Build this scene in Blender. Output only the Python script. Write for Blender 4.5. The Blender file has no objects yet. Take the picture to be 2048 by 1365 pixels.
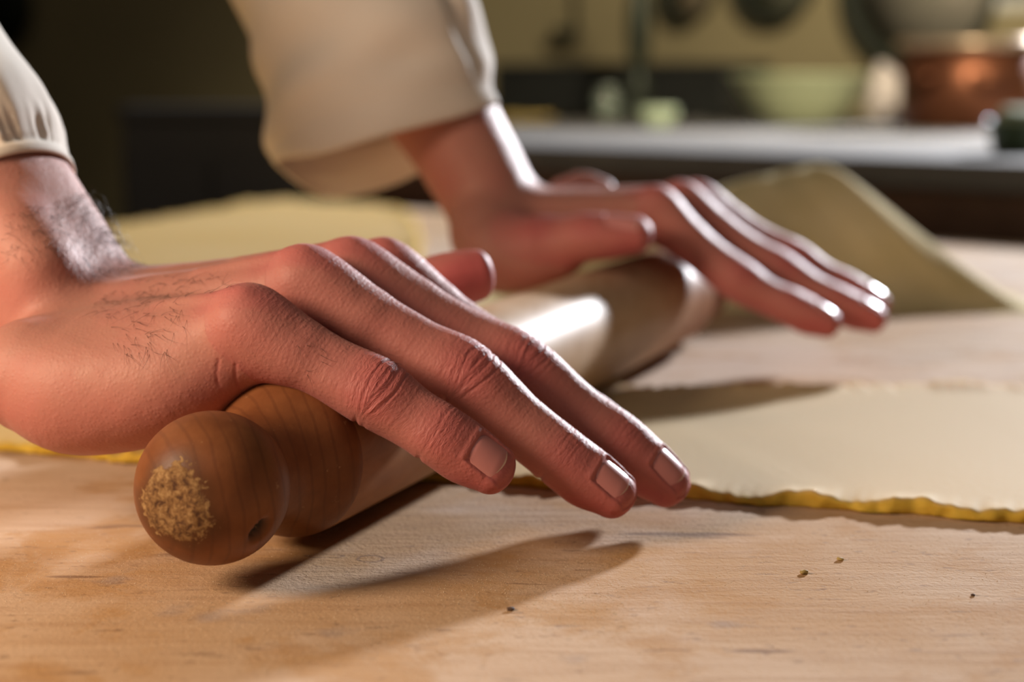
import bpy, bmesh, math, random
import numpy as np
from mathutils import Vector, Matrix
random.seed(7)
rng = np.random.default_rng(7)

# ------------------------------------------------------------------ scale, camera
# All coordinates below are in "units" of 8.8 mm; SC turns them into metres.
SC = 0.0088
FPX, CX, CY = 3500.0, 1024.0, 682.5
CAM_H, HORIZON = 13.7, 149.0
PITCH = math.atan((CY - HORIZON) / FPX)
C_FW = np.array([0, math.cos(PITCH), -math.sin(PITCH)])
C_RT = np.array([1.0, 0, 0])
C_DN = np.array([0, -math.sin(PITCH), -math.cos(PITCH)])
C_POS = np.array([0, 0, CAM_H])


def U(u, v, d):
    """a survey point: where the sight line of a photo pixel reaches depth d"""
    return C_POS + d * (C_FW + C_RT * (u - CX) / FPX + C_DN * (v - CY) / FPX)


def G(u, v, z=0.0):
    """a survey point on the horizontal plane of height z"""
    r = C_FW + C_RT * (u - CX) / FPX + C_DN * (v - CY) / FPX
    return C_POS + r * ((z - CAM_H) / r[2])


scene = bpy.context.scene
col = scene.collection

cam_data = bpy.data.cameras.new('camera')
cam = bpy.data.objects.new('camera', cam_data)
col.objects.link(cam)
cam.location = Vector(C_POS * SC)
cam.rotation_euler = (math.pi / 2 - PITCH, 0, 0)
cam_data.sensor_width = 36.0
cam_data.lens = FPX / 2048.0 * 36.0
cam_data.clip_start = 0.01
cam_data.clip_end = 50
cam_data.dof.use_dof = True
cam_data.dof.focus_distance = 48.2 * SC
cam_data.dof.aperture_fstop = 8.0
scene.camera = cam

# ------------------------------------------------------------------ light
scene.view_settings.view_transform = 'Standard'
scene.view_settings.look = 'None'
scene.view_settings.exposure = 0.2
scene.view_settings.gamma = 1.0
scene.view_settings.use_curve_mapping = False

scene.cycles.max_bounces = 5
scene.cycles.diffuse_bounces = 3
scene.cycles.glossy_bounces = 2
scene.cycles.transmission_bounces = 4
scene.cycles.caustics_reflective = False
scene.cycles.caustics_refractive = False

world = bpy.data.worlds.new('world')
scene.world = world
world.use_nodes = True
bg = world.node_tree.nodes['Background']
bg.inputs['Color'].default_value = (1.0, 0.88, 0.74, 1)
bg.inputs['Strength'].default_value = 0.07


def area_light(name, loc, target, size, power, color, shape='DISK', spread=180):
    d = bpy.data.lights.new(name, 'AREA')
    d.shape = shape
    d.size = size
    d.energy = power
    d.color = color
    d.spread = math.radians(spread)
    o = bpy.data.objects.new(name, d)
    col.objects.link(o)
    o.location = Vector(loc)
    o.rotation_euler = (Vector(target) - Vector(loc)).to_track_quat('-Z', 'Y').to_euler()
    return o


SUBJ = np.array([0.0, 56.0, 5.0]) * SC


def light_at(az, el, dist):
    a, e = math.radians(az), math.radians(el)
    return SUBJ + dist * np.array([math.cos(e) * math.cos(a), math.cos(e) * math.sin(a), math.sin(e)])


# cool daylight lamp behind and to the right, warm tungsten lamp on the left, weak unseen soft fill from the front
KEY_AZ, KEY_EL = 60.0, 15.5
area_light('window_light', light_at(KEY_AZ, KEY_EL, 3.4), SUBJ, 0.22, 185, (0.92, 0.94, 1.0))
area_light('tungsten_lamp', light_at(212, 24, 0.50), SUBJ + np.array([-0.06, -0.06, 0]), 0.16, 2.05, (1.0, 0.72, 0.50))
area_light('front_fill', light_at(262, 50, 3.0), SUBJ, 0.9, 3.0, (1.0, 0.88, 0.80))
# added fill spot before the counter, brightens its things and the wall
d_ = bpy.data.lights.new('background_fill', 'SPOT')
d_.energy, d_.color, d_.spot_size, d_.spot_blend, d_.shadow_soft_size = 80, (1.0, 0.86, 0.62), math.radians(64), 0.6, 0.08
o_ = bpy.data.objects.new('background_fill', d_)
col.objects.link(o_)
o_.location = (0.40, 1.10, 0.80)
o_.rotation_euler = (Vector((0.55, 2.55, 0.15)) - Vector(o_.location)).to_track_quat('-Z', 'Y').to_euler()


# ------------------------------------------------------------------ small helpers
def tag(o, label=None, cat=None, group=None, kind=None):
    if label: o['label'] = label
    if cat: o['category'] = cat
    if group: o['group'] = group
    if kind: o['kind'] = kind
    return o


def empty(name, loc=(0, 0, 0)):
    o = bpy.data.objects.new(name, None)
    o.empty_display_size = 0.02
    col.objects.link(o)
    o.location = Vector(np.asarray(loc) * SC)
    return o


def link_mesh(name, verts, faces, mat, parent=None, smooth=True, attrs=None):
    """verts in units (world); the mesh is stored relative to its parent's origin"""
    v = np.asarray(verts, float) * SC
    if parent is not None:
        off = np.zeros(3)
        p = parent
        while p is not None:
            off += np.array(p.location)
            p = p.parent
        v = v - off
    me = bpy.data.meshes.new(name)
    if isinstance(faces, np.ndarray):
        n, k = faces.shape
        me.vertices.add(len(v))
        me.vertices.foreach_set('co', v.astype(np.float32).ravel())
        me.loops.add(n * k)
        me.loops.foreach_set('vertex_index', faces.astype(np.int32).ravel())
        me.polygons.add(n)
        me.polygons.foreach_set('loop_start', np.arange(0, n * k, k, dtype=np.int32))
        me.update(calc_edges=True)
    else:
        me.from_pydata([tuple(x) for x in v], [], faces)
        me.update()
    if smooth:
        me.polygons.foreach_set('use_smooth', np.ones(len(me.polygons), bool))
    if attrs:
        for k, a in attrs.items():
            a = np.asarray(a, np.float32)
            if a.ndim == 2:
                at = me.attributes.new(k, 'FLOAT_COLOR', 'POINT')
                c4 = np.ones((len(a), 4), np.float32)
                c4[:, :3] = a
                at.data.foreach_set('color', c4.ravel())
            else:
                at = me.attributes.new(k, 'FLOAT', 'POINT')
                at.data.foreach_set('value', a.ravel())
    me.validate()
    me.materials.append(mat)
    o = bpy.data.objects.new(name, me)
    col.objects.link(o)
    if parent is not None:
        o.parent = parent
    return o


class MB:
    """collects simple shapes into one mesh"""
    def __init__(self):
        self.v, self.f = [], []

    def add(self, v, f):
        b = len(self.v)
        self.v += [tuple(map(float, x)) for x in v]
        self.f += [tuple(i + b for i in q) for q in f]
        return self

    def box(self, o, ex, ey, ez, bev=0.0):
        """box from corner o with edge vectors, bevelled a little by bmesh"""
        o, ex, ey, ez = [np.asarray(a, float) for a in (o, ex, ey, ez)]
        bm = bmesh.new()
        vs = [bm.verts.new(o + ex * i + ey * j + ez * k) for i in (0, 1) for j in (0, 1) for k in (0, 1)]
        for q in ((0, 1, 3, 2), (4, 6, 7, 5), (0, 4, 5, 1), (2, 3, 7, 6), (0, 2, 6, 4), (1, 5, 7, 3)):
            bm.faces.new([vs[i] for i in q])
        bmesh.ops.recalc_face_normals(bm, faces=bm.faces)
        if bev > 0:
            bmesh.ops.bevel(bm, geom=list(bm.edges), offset=bev, segments=2, affect='EDGES', profile=0.5)
        bm.verts.index_update()
        self.add([v.co[:] for v in bm.verts], [[v.index for v in f.verts] for f in bm.faces])
        bm.free()
        return self

    def lathe(self, prof, o, ax=(0, 0, 1), seg=48, close=True):
        """profile [(r, h)] turned about the axis ax through o"""
        ax = np.asarray(ax, float) / np.linalg.norm(ax)
        t = np.array([1.0, 0, 0]) if abs(ax[0]) < 0.9 else np.array([0, 1.0, 0])
        e1 = np.cross(ax, t); e1 /= np.linalg.norm(e1)
        e2 = np.cross(ax, e1)
        v, f = [], []
        n = len(prof)
        for r, h in prof:
            for j in range(seg):
                a = 2 * math.pi * j / seg
                v.append(np.asarray(o) + ax * h + (e1 * math.cos(a) + e2 * math.sin(a)) * r)
        for i in range(n - 1):
            for j in range(seg):
                k = (j + 1) % seg
                f.append((i * seg + j, i * seg + k, (i + 1) * seg + k, (i + 1) * seg + j))
        if close:
            f.append(tuple(range(seg))[::-1])
            f.append(tuple((n - 1) * seg + j for j in range(seg)))
        return self.add(v, f)

    def tube(self, pts, rad, seg=8):
        pts = [np.asarray(p, float) for p in pts]
        if np.isscalar(rad): rad = [rad] * len(pts)
        v, f = [], []
        ref = np.array([0.1, 0.2, 0.97])
        for i, p in enumerate(pts):
            t = pts[min(i + 1, len(pts) - 1)] - pts[max(i - 1, 0)]
            t /= np.linalg.norm(t) + 1e-9
            e1 = np.cross(t, ref)
            if np.linalg.norm(e1) < 0.1: e1 = np.cross(t, np.array([1.0, 0, 0]))
            e1 /= np.linalg.norm(e1)
            e2 = np.cross(t, e1)
            ref = e2
            ref = np.cross(e1, t) * -1 if False else ref
            for j in range(seg):
                a = 2 * math.pi * j / seg
                v.append(p + (e1 * math.cos(a) + e2 * math.sin(a)) * rad[i])
            ref = np.array([0.1, 0.2, 0.97])
        for i in range(len(pts) - 1):
            for j in range(seg):
                k = (j + 1) % seg
                f.append((i * seg + j, i * seg + k, (i + 1) * seg + k, (i + 1) * seg + j))
        f.append(tuple(range(seg))[::-1])
        f.append(tuple((len(pts) - 1) * seg + j for j in range(seg)))
        return self.add(v, f)

    def build(self, name, mat, parent=None, smooth=True):
        return link_mesh(name, self.v, self.f, mat, parent, smooth)


# ------------------------------------------------------------------ materials
class N:
    """tiny node helper"""
    def __init__(self, name):
        self.m = bpy.data.materials.new(name)
        self.m.use_nodes = True
        self.t = self.m.node_tree
        self.b = self.t.nodes['Principled BSDF']

    def node(self, typ, **kw):
        n = self.t.nodes.new(typ)
        for k, v in kw.items():
            if hasattr(n, k) and k not in ('inputs',):
                setattr(n, k, v)
        return n

    def set(self, n, key, val):
        if hasattr(val, 'is_output'):
            self.t.links.new(val, n.inputs[key])
        else:
            n.inputs[key].default_value = val

    def coords(self, kind='Object', scale=(1, 1, 1), rot=(0, 0, 0)):
        tc = self.node('ShaderNodeTexCoord')
        mp = self.node('ShaderNodeMapping')
        self.t.links.new(tc.outputs[kind], mp.inputs['Vector'])
        mp.inputs['Scale'].default_value = scale
        mp.inputs['Rotation'].default_value = rot
        return mp.outputs['Vector']

    def noise(self, vec, scale, detail=4, rough=0.55, dist=0.0):
        n = self.node('ShaderNodeTexNoise')
        if vec is not None: self.t.links.new(vec, n.inputs['Vector'])
        n.inputs['Scale'].default_value = scale
        n.inputs['Detail'].default_value = detail
        n.inputs['Roughness'].default_value = rough
        n.inputs['Distortion'].default_value = dist
        return n.outputs['Fac']

    def ramp(self, fac, stops):
        r = self.node('ShaderNodeValToRGB')
        self.t.links.new(fac, r.inputs['Fac'])
        e = r.color_ramp.elements
        while len(e) < len(stops): e.new(0.5)
        for q, (p, c) in zip(e, stops):
            q.position = p
            q.color = (*c, 1) if len(c) == 3 else c
        return r.outputs['Color']

    def mix(self, fac, a, b, mode='MIX'):
        n = self.node('ShaderNodeMix', data_type='RGBA', blend_type=mode)
        for key, val in ((0, fac), (6, a), (7, b)):
            if hasattr(val, 'is_output'):
                self.t.links.new(val, n.inputs[key])
            else:
                n.inputs[key].default_value = (*val, 1) if isinstance(val, tuple) and len(val) == 3 else val
        return n.outputs[2]

    def math(self, op, a, b=0.0, c=None, clamp=False):
        n = self.node('ShaderNodeMath', operation=op, use_clamp=clamp)
        for i, val in enumerate((a, b, c)):
            if val is None: continue
            if hasattr(val, 'is_output'):
                self.t.links.new(val, n.inputs[i])
            else:
                n.inputs[i].default_value = val
        return n.outputs[0]

    def attr(self, name, out='Fac'):
        n = self.node('ShaderNodeAttribute', attribute_name=name)
        return n.outputs[out]

    def bump(self, height, strength, dist, normal=None):
        n = self.node('ShaderNodeBump')
        self.set(n, 'Height', height)
        n.inputs['Strength'].default_value = strength
        n.inputs['Distance'].default_value = dist
        if normal is not None: self.t.links.new(normal, n.inputs['Normal'])
        return n.outputs['Normal']

    def out(self, **kw):
        names = dict(color='Base Color', rough='Roughness', normal='Normal', metal='Metallic', spec='Specular IOR Level',
                     sss='Subsurface Weight', trans='Transmission Weight', ior='IOR', coat='Coat Weight', sheen='Sheen Weight')
        for k, v in kw.items():
            self.set(self.b, names[k], (*v, 1) if isinstance(v, tuple) and len(v) == 3 else v)
        return self.m


def plain(name, color, rough=0.5, metal=0.0, vary=0.12, scale=12, spec=0.4):
    n = N(name)
    f = n.noise(n.coords(), scale, 4)
    a = tuple(c * (1 - vary) for c in color)
    b = tuple(min(1, c * (1 + vary)) for c in color)
    return n.out(color=n.ramp(f, [(0.3, a), (0.7, b)]), rough=rough, metal=metal, spec=spec)


def skin_material(name, bump_scale=1.0):
    n = N(name)
    vec = n.coords('Object')
    tint = n.attr('tint', 'Color')
    mott = n.noise(vec, 160, 5, 0.6)
    c = n.mix(n.math('MULTIPLY', mott, 0.32), tint, (0.42, 0.12, 0.11), 'MIX')
    blot = n.noise(vec, 55, 3, 0.5)
    c = n.mix(n.ramp(blot, [(0.45, (0, 0, 0)), (0.75, (0.24, 0.24, 0.24))]), c, (0.50, 0.14, 0.13))
    # fine skin cells + transverse finger wrinkles driven by finger-length coordinate
    vor = n.node('ShaderNodeTexVoronoi', feature='F1')
    n.t.links.new(vec, vor.inputs['Vector'])
    vor.inputs['Scale'].default_value = 900
    cell = n.math('SUBTRACT', 0.55, n.math('MINIMUM', vor.outputs['Distance'], 0.55))
    wr = n.attr('wrinkle')
    fl = n.attr('along')
    warp = n.noise(vec, 220, 1, 0.6)
    comb = n.node('ShaderNodeCombineXYZ')
    n.t.links.new(n.math('ADD', fl, n.math('MULTIPLY', warp, 0.25)), comb.inputs[0])
    n.t.links.new(n.math('MULTIPLY', n.attr('around'), 0.22), comb.inputs[1])
    lines = n.noise(comb.outputs[0], 7.5, 2, 0.65)
    lines2 = n.math('ABSOLUTE', n.math('SUBTRACT', lines, 0.5))
    h = n.math('ADD', n.math('MULTIPLY', cell, 0.30), n.math('MULTIPLY', n.math('MULTIPLY', lines2, wr), 1.6))
    h = n.math('ADD', h, n.math('MULTIPLY', n.noise(vec, 420, 2, 0.7), 0.25))
    nrm = n.bump(h, 0.9 * bump_scale, 0.0004)
    m = n.out(color=c, rough=n.math('ADD', n.math('MULTIPLY', mott, 0.18), 0.46), normal=nrm, spec=0.30, sss=0.20, sheen=0.06)
    n.b.inputs['Subsurface Radius'].default_value = (1.0, 0.32, 0.16)
    n.b.inputs['Subsurface Scale'].default_value = 0.0045
    return m


def wood_material(name, light, dark, axis_scale=(1, 1, 0.08), scale=60, rough=0.42, rings=True, worn=None):
    n = N(name)
    vec = n.coords('Object', axis_scale)
    f = n.noise(vec, scale, 6, 0.6, 0.4)
    c = n.ramp(f, [(0.28, dark), (0.72, light)])
    fine = n.noise(n.coords('Object', (1, 1, 0.02)), 900, 3, 0.7)
    c = n.mix(n.math('MULTIPLY', fine, 0.35), c, dark)
    nrm = n.bump(n.math('ADD', f, fine), 0.25, 0.0003)
    return n.out(color=c, rough=rough, normal=nrm, spec=0.45)


# the kneading table: pale floury wood with brown damp stains, scratches, knots
def table_material():
    n = N('floury_table_wood')
    vec = n.coords('Object', (1, 1, 1), (0, 0, math.radians(18)))
    big = n.noise(vec, 5.5, 4, 0.55, 0.3)
    c = n.ramp(big, [(0.36, (0.50, 0.305, 0.15)), (0.48, (0.59, 0.425, 0.285)), (0.64, (0.63, 0.48, 0.36))])
    mid = n.noise(vec, 26, 6, 0.62, 0.4)
    c = n.mix(n.ramp(mid, [(0.52, (0, 0, 0)), (0.60, (0.55, 0.55, 0.55)), (0.70, (0.8, 0.8, 0.8))]), c, (0.46, 0.25, 0.09))
    c = n.mix(n.ramp(n.noise(vec, 14, 5, 0.6, 0.2), [(0.54, (0, 0, 0)), (0.72, (0.65, 0.65, 0.65))]), c, (0.66, 0.52, 0.42))
    gv = n.coords('Object', (0.10, 1.0, 1.0), (0, 0, math.radians(18)))
    grain = n.noise(gv, 260, 3, 0.7)
    c = n.mix(n.ramp(grain, [(0.46, (0, 0, 0)), (0.75, (0.42, 0.42, 0.42))]), c, (0.37, 0.21, 0.11))
    # dark short gouges and pale scratches
    g2 = n.noise(n.coords('Object', (0.22, 1, 1), (0, 0, math.radians(-8))), 120, 2, 0.5)
    c = n.mix(n.ramp(g2, [(0.66, (0, 0, 0)), (0.72, (0.7, 0.7, 0.7))]), c, (0.20, 0.115, 0.075))
    for ang_, sc_ in ((-35, 46), (28, 60)):
        g3 = n.noise(n.coords('Object', (0.05, 1, 1), (0, 0, math.radians(ang_))), sc_, 1, 0.4)
        c = n.mix(n.ramp(g3, [(0.765, (0, 0, 0)), (0.785, (0.45, 0.45, 0.45)), (0.80, (0, 0, 0))]), c, (0.78, 0.62, 0.46))
    blue = n.noise(vec, 38, 3, 0.5)
    c = n.mix(n.ramp(blue, [(0.66, (0, 0, 0)), (0.74, (0.5, 0.5, 0.5))]), c, (0.30, 0.24, 0.22))
    pitv = n.noise(n.coords('Object', (0.5, 1, 1), (0, 0, math.radians(18))), 330, 3, 0.6)
    c = n.mix(n.ramp(pitv, [(0.64, (0, 0, 0)), (0.70, (0.55, 0.55, 0.55))]), c, (0.24, 0.15, 0.10))
    # small oval knots in the wood
    pos = n.node('ShaderNodeNewGeometry').outputs['Position']
    sep = n.node('ShaderNodeSeparateXYZ')
    n.t.links.new(pos, sep.inputs[0])
    wob = n.math('MULTIPLY', n.math('SUBTRACT', n.noise(vec, 160, 2), 0.5), 0.9)
    for (ku, kv, ka, kb) in ((742, 1118, 0.34, 0.34), (650, 1113, 0.50, 0.16), (1130, 1085, 0.30, 0.12)):
        kc = G(ku, kv) * SC
        dx = n.math('DIVIDE', n.math('SUBTRACT', sep.outputs[0], float(kc[0])), ka * SC)
        dy = n.math('DIVIDE', n.math('SUBTRACT', sep.outputs[1], float(kc[1])), kb * SC)
        rr_ = n.math('ADD', n.math('SQRT', n.math('ADD', n.math('MULTIPLY', dx, dx), n.math('MULTIPLY', dy, dy))), wob)
        ring = n.math('LESS_THAN', n.math('ABSOLUTE', n.math('SUBTRACT', rr_, 1.0)), 0.16)
        c = n.mix(n.math('MULTIPLY', ring, 0.55), c, (0.17, 0.10, 0.07))
    hgt = n.math('ADD', n.math('MULTIPLY', n.noise(vec, 700, 2, 0.7), 0.6), n.math('MULTIPLY', grain, 0.7))
    hgt = n.math('SUBTRACT', hgt, n.math('MULTIPLY', n.math('GREATER_THAN', pitv, 0.66), 0.8))
    nrm = n.bump(hgt, 0.7, 0.0006)
    return n.out(color=c, rough=0.85, normal=nrm, spec=0.12)


def dough_material():
    n = N('egg_dough')
    vec = n.coords('Object')
    big = n.noise(vec, 7, 4, 0.5)
    top = n.ramp(big, [(0.3, (0.60, 0.385, 0.13)), (0.7, (0.64, 0.43, 0.18))])
    edge = n.ramp(n.noise(vec, 160, 3), [(0.3, (0.50, 0.31, 0.035)), (0.7, (0.66, 0.45, 0.07))])
    c = n.mix(n.attr('edge'), top, edge)
    c = n.mix(n.attr('flour'), c, (0.68, 0.52, 0.32))
    nrm = n.bump(n.noise(vec, 350, 5, 0.65), 0.35, 0.0006)
    return n.out(color=c, rough=0.8, normal=nrm, spec=0.12, sss=0.06)


def flour_material():
    n = N('semolina_flour')
    vec = n.coords('Object')
    c = n.ramp(n.noise(vec, 30, 5), [(0.3, (0.72, 0.58, 0.28)), (0.7, (0.80, 0.66, 0.36))])
    return n.out(color=c, rough=0.9, spec=0.1, normal=n.bump(n.noise(vec, 500, 4, 0.7), 0.4, 0.001))


def cloth_material():
    n = N('cream_cotton')
    vec = n.coords('Object')
    wv = n.noise(vec, 1400, 2, 0.6)
    c = n.ramp(n.noise(vec, 18, 4), [(0.3, (0.76, 0.69, 0.60)), (0.7, (0.83, 0.77, 0.68))])
    return n.out(color=c, rough=0.85, spec=0.15, sheen=0.15, normal=n.bump(wv, 0.25, 0.0004))


MAT = dict(
    skin=skin_material('skin'),
    nail=N('nail').out(color=(0.68, 0.27, 0.25), rough=0.25, spec=0.5, sss=0.1),
    nail_edge=N('nail_free_edge').out(color=(0.74, 0.52, 0.42), rough=0.35, spec=0.45),
    hair=N('body_hair').out(color=(0.035, 0.02, 0.014), rough=0.45),
    pin=wood_material('maple_pin', (0.62, 0.42, 0.25), (0.50, 0.31, 0.17), (1, 1, 0.06), 70, 0.34),
    table=table_material(), dough=dough_material(), flour=flour_material(), cloth=cloth_material(),
)


# ------------------------------------------------------------------ room shell
TL = G(545, 402)                                    # far left corner of the table
TE = unit2 = (G(2000, 487) - TL) / np.linalg.norm(G(2000, 487) - TL)
TD = (G(230, 455) - TL) / np.linalg.norm(G(230, 455) - TL)
ZC = 6.0                                            # counter top height
CO = G(1512, 307, ZC)
CE = np.array([math.cos(math.radians(42)), -math.sin(math.radians(42)), 0.0])                        # along the counter front, to the right
CN = np.array([-CE[1], CE[0], 0.0])                 # into the wall
ZUP = np.array([0, 0, 1.0])
FLOOR_Z = -100.0

wall_mat = plain('olive_plaster', (0.33, 0.275, 0.155), 0.9, vary=0.10, scale=3, spec=0.1)
floor_mat = plain('dark_floor_tile', (0.030, 0.028, 0.026), 0.6, vary=0.2, scale=6)
MB().box((-500, -120, FLOOR_Z - 4), (800, 0, 0), (0, 900, 0), (0, 0, 4)).build('floor', floor_mat, smooth=False)
WALL_D = 122.0
w0 = CO + CN * WALL_D + CE * -520
w0[2] = FLOOR_Z
# the wall has a window high up on the right, where the daylight comes in
kd = np.array([math.cos(math.radians(KEY_EL)) * math.cos(math.radians(KEY_AZ)), math.cos(math.radians(KEY_EL)) * math.sin(math.radians(KEY_AZ)), math.sin(math.radians(KEY_EL))])
ks = SUBJ / SC
kt = ((CO + CN * WALL_D - ks) @ CN) / (kd @ CN)
kp = ks + kd * kt
wt = (kp - w0) @ CE
wz = kp[2] - FLOOR_Z
WHW, WHH = 75.0, 45.0
mw = MB()
mw.box(w0, CE * (wt - WHW), CN * 6, ZUP * 330)
mw.box(w0 + CE * (wt + WHW), CE * (800 - wt - WHW), CN * 6, ZUP * 330)
mw.box(w0 + CE * (wt - WHW), CE * 2 * WHW, CN * 6, ZUP * (wz - WHH))
mw.box(w0 + CE * (wt - WHW) + ZUP * (wz + WHH), CE * 2 * WHW, CN * 6, ZUP * (330 - wz - WHH))
mw.build('wall_back', wall_mat, smooth=False)
fo = w0 + CE * (wt - WHW) + ZUP * (wz - WHH) + CN * 1.0
mf = MB()
mf.box(fo, CE * 2, CN * 3, ZUP * 2 * WHH).box(fo + CE * (2 * WHW - 2), CE * 2, CN * 3, ZUP * 2 * WHH)
mf.box(fo, CE * 2 * WHW, CN * 3, ZUP * 2).box(fo + ZUP * (2 * WHH - 2), CE * 2 * WHW, CN * 3, ZUP * 2)
wf = mf.build('window_1', plain('white_window_paint', (0.6, 0.58, 0.52), 0.5), smooth=False)
tag(wf, 'white window frame high in the wall at the right', kind='structure')
MB().box((-330, -120, FLOOR_Z), (6, 0, 0), (0, 800, 0), ZUP * 330).build('wall_left', wall_mat, smooth=False)
for nm in ('floor', 'wall_back', 'wall_left'):
    bpy.data.objects[nm]['kind'] = 'structure'
    bpy.data.objects[nm]['label'] = {'floor': 'dark tiled kitchen floor below the table', 'wall_back': 'olive plaster wall behind the counter',
                                     'wall_left': 'dim olive plaster wall at the far left'}[nm]

# ------------------------------------------------------------------ kneading table
tbl = empty('work_table', TL + TE * 60 + TD * 60 + ZUP * FLOOR_Z)
c_fl = TL
GAP = CO - CN * 3.0                                 # the table's right side stops short of the counter
tt_ = ((GAP - TL) @ CN) / (TE @ CN)
c_fr = TL + TE * tt_
c_nl = TL + TD * ((TL[1] - 15) / -TD[1])
c_nr = c_fr + CE * ((c_fr[1] - 15.0) / -CE[1])


def slab(poly, z0, z1, bev=0.0):
    bm = bmesh.new()
    lo_ = [bm.verts.new((p[0], p[1], z0)) for p in poly]
    hi_ = [bm.verts.new((p[0], p[1], z1)) for p in poly]
    n = len(poly)
    bm.faces.new(hi_); bm.faces.new(lo_[::-1])
    for i in range(n):
        bm.faces.new((lo_[i], lo_[(i + 1) % n], hi_[(i + 1) % n], hi_[i]))
    bmesh.ops.recalc_face_normals(bm, faces=bm.faces)
    if bev: bmesh.ops.bevel(bm, geom=list(bm.edges), offset=bev, segments=2, affect='EDGES', profile=0.5)
    bm.verts.index_update()
    r = ([v.co[:] for v in bm.verts], [[v.index for v in f.verts] for f in bm.faces])
    bm.free()
    return r


m = MB(); m.add(*slab([c_nl, c_nr, c_fr, c_fl], -4.5, 0.0, 0.25))
m.build('tabletop', MAT['table'], tbl, smooth=False)
leg_mat = wood_material('table_leg_wood', (0.30, 0.18, 0.10), (0.2, 0.11, 0.06))
cen = (c_fl + c_fr + c_nl + c_nr) / 4
for c in (c_fl, c_fr, c_nl, c_nr):
    p = c + (cen - c) * 0.10
    MB().box((p[0] - 3.5, p[1] - 3.5, FLOOR_Z), (7, 0, 0), (0, 7, 0), ZUP * (-4.5 - FLOOR_Z), 0.4).build('leg', leg_mat, tbl, smooth=False)
tag(tbl, 'pale floury wooden kneading table the hands work on', 'table')

# ------------------------------------------------------------------ sheet of egg dough
DT = 0.30
dough_ctrl = [(27, 49.3), (21, 51.0), (15.75, 52.4), (10.5, 54.0), (5.8, 55.3), (1.5, 56.7), (-2.45, 58.0), (-8, 59.6), (-13.2, 60.9), (-18.8, 62.9),
              (-30, 66.0), (-44, 70), (-57, 77)]
edge_dir = TD[:2]
for y in (95, 120, 145, 170, 186):
    t = (TL[1] - y) / -TD[1]
    q = TL + TD * t
    dough_ctrl.append((q[0] + 0.5, y))
dough_ctrl += [(-24.5, 189.0), (-18, 184.5), (-11, 176), (-8, 150), (-6, 122), (-2, 96), (2.2, 80), (5.5, 75.0), (9, 74.6), (14, 75.3), (22, 74.7), (31, 73.5), (36, 68), (36, 58), (32, 51)]


def closed_catmull(P, per):
    P = np.asarray(P, float)
    n = len(P)
    out = []
    for i in range(n):
        a, b, c, d = P[i - 1], P[i], P[(i + 1) % n], P[(i + 2) % n]
        k = max(3, int(np.linalg.norm(c - b) / per))
        for t in np.arange(k) / k:
            out.append(0.5 * (2 * b + (c - a) * t + (2 * a - 5 * b + 4 * c - d) * t * t + (3 * b - a - 3 * c + d) * t ** 3))
    return np.array(out)


def wobble(n, freqs, amps):
    x = np.linspace(0, 2 * math.pi, n, endpoint=False)
    return sum(a * np.sin(f * x + rng.uniform(0, 6.28)) for f, a in zip(freqs, amps))


ol = closed_catmull(dough_ctrl, 0.085)
nO = len(ol)
tng = np.roll(ol, -1, 0) - np.roll(ol, 1, 0)
tng /= np.linalg.norm(tng, axis=1)[:, None]
inw = np.stack([tng[:, 1], -tng[:, 0]], 1)
if ((ol + inw - ol.mean(0)) ** 2).sum() > ((ol - inw - ol.mean(0)) ** 2).sum(): inw = -inw
def rnd_smooth(n, widths, amps, seed):
    r = np.random.default_rng(seed)
    out = np.zeros(n)
    for w, a in zip(widths, amps):
        x = r.normal(0, 1, n)
        k = np.exp(-(np.arange(-3 * w, 3 * w + 1) / w) ** 2)
        y = np.convolve(np.concatenate([x[-3 * w:], x, x[:3 * w]]), k / math.sqrt((k * k).sum()), 'valid')
        out += a * y[:n]
    return out


rag = rnd_smooth(nO, (3, 9, 40), (0.07, 0.11, 0.16), 4)
lift = np.clip(rnd_smooth(nO, (2, 5, 16), (0.028, 0.036, 0.05), 5), -0.14, 0.16)
jit = [rnd_smooth(nO, (2, 4), (0.025, 0.035), 60 + k) for k in range(8)]
rings = []
for off, z, jig in ((0.10, 0.0, 0.5), (0.0, 0.06, 1.0), (-0.03, 0.16, 1.0), (0.01, 0.30, 1.0), (0.08, 0.37, 1.0), (0.30, 0.385, 0.9), (0.8, 0.35, 0.5), (2.2, DT, 0.0)):
    xy = ol + inw * (off + rag * jig + (jit[len(rings)] if off < 0.2 else 0))[:, None]
    zz = np.full(nO, z) + (lift * (z / DT) if off < 0.5 else lift * 0.3 * (off < 1))
    if z == 0: zz[:] = 0.02
    rings.append(np.column_stack([xy, zz]))
V = np.concatenate(rings)
# pressed flat where the pin rolls over it
wp_ = (V[:, 0] + 8.02) * 0.934 + (V[:, 1] - 45.73) * -0.3574
V[:, 2] = np.where(np.abs(wp_) < 2.6, np.minimum(V[:, 2], 0.31), V[:, 2])
fcs = []
for r in range(len(rings) - 1):
    for i in range(nO):
        k = (i + 1) % nO
        fcs.append((r * nO + i, r * nO + k, (r + 1) * nO + k, (r + 1) * nO + i))
fcs.append(tuple((len(rings) - 1) * nO + i for i in range(nO)))
fcs.append(tuple(range(nO))[::-1])
edge = np.concatenate([np.full(nO, e) for e in (1, 1, 1, 1, 0.95, 0.45, 0.05, 0.0)])
fl = np.clip(V[:, 0] * 0.0 + (V[:, 0] + 10) / 16, 0, 1) * np.concatenate([np.full(nO, e) for e in (0, 0, 0, 0, .3, .8, 1, 1)])
dough = link_mesh('dough_sheet', V, fcs, MAT['dough'], None, True, dict(edge=edge, flour=fl * 0.85))
tag(dough, 'thin yellow sheet of egg dough with a ragged edge under the rolling pin', 'dough')

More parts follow.
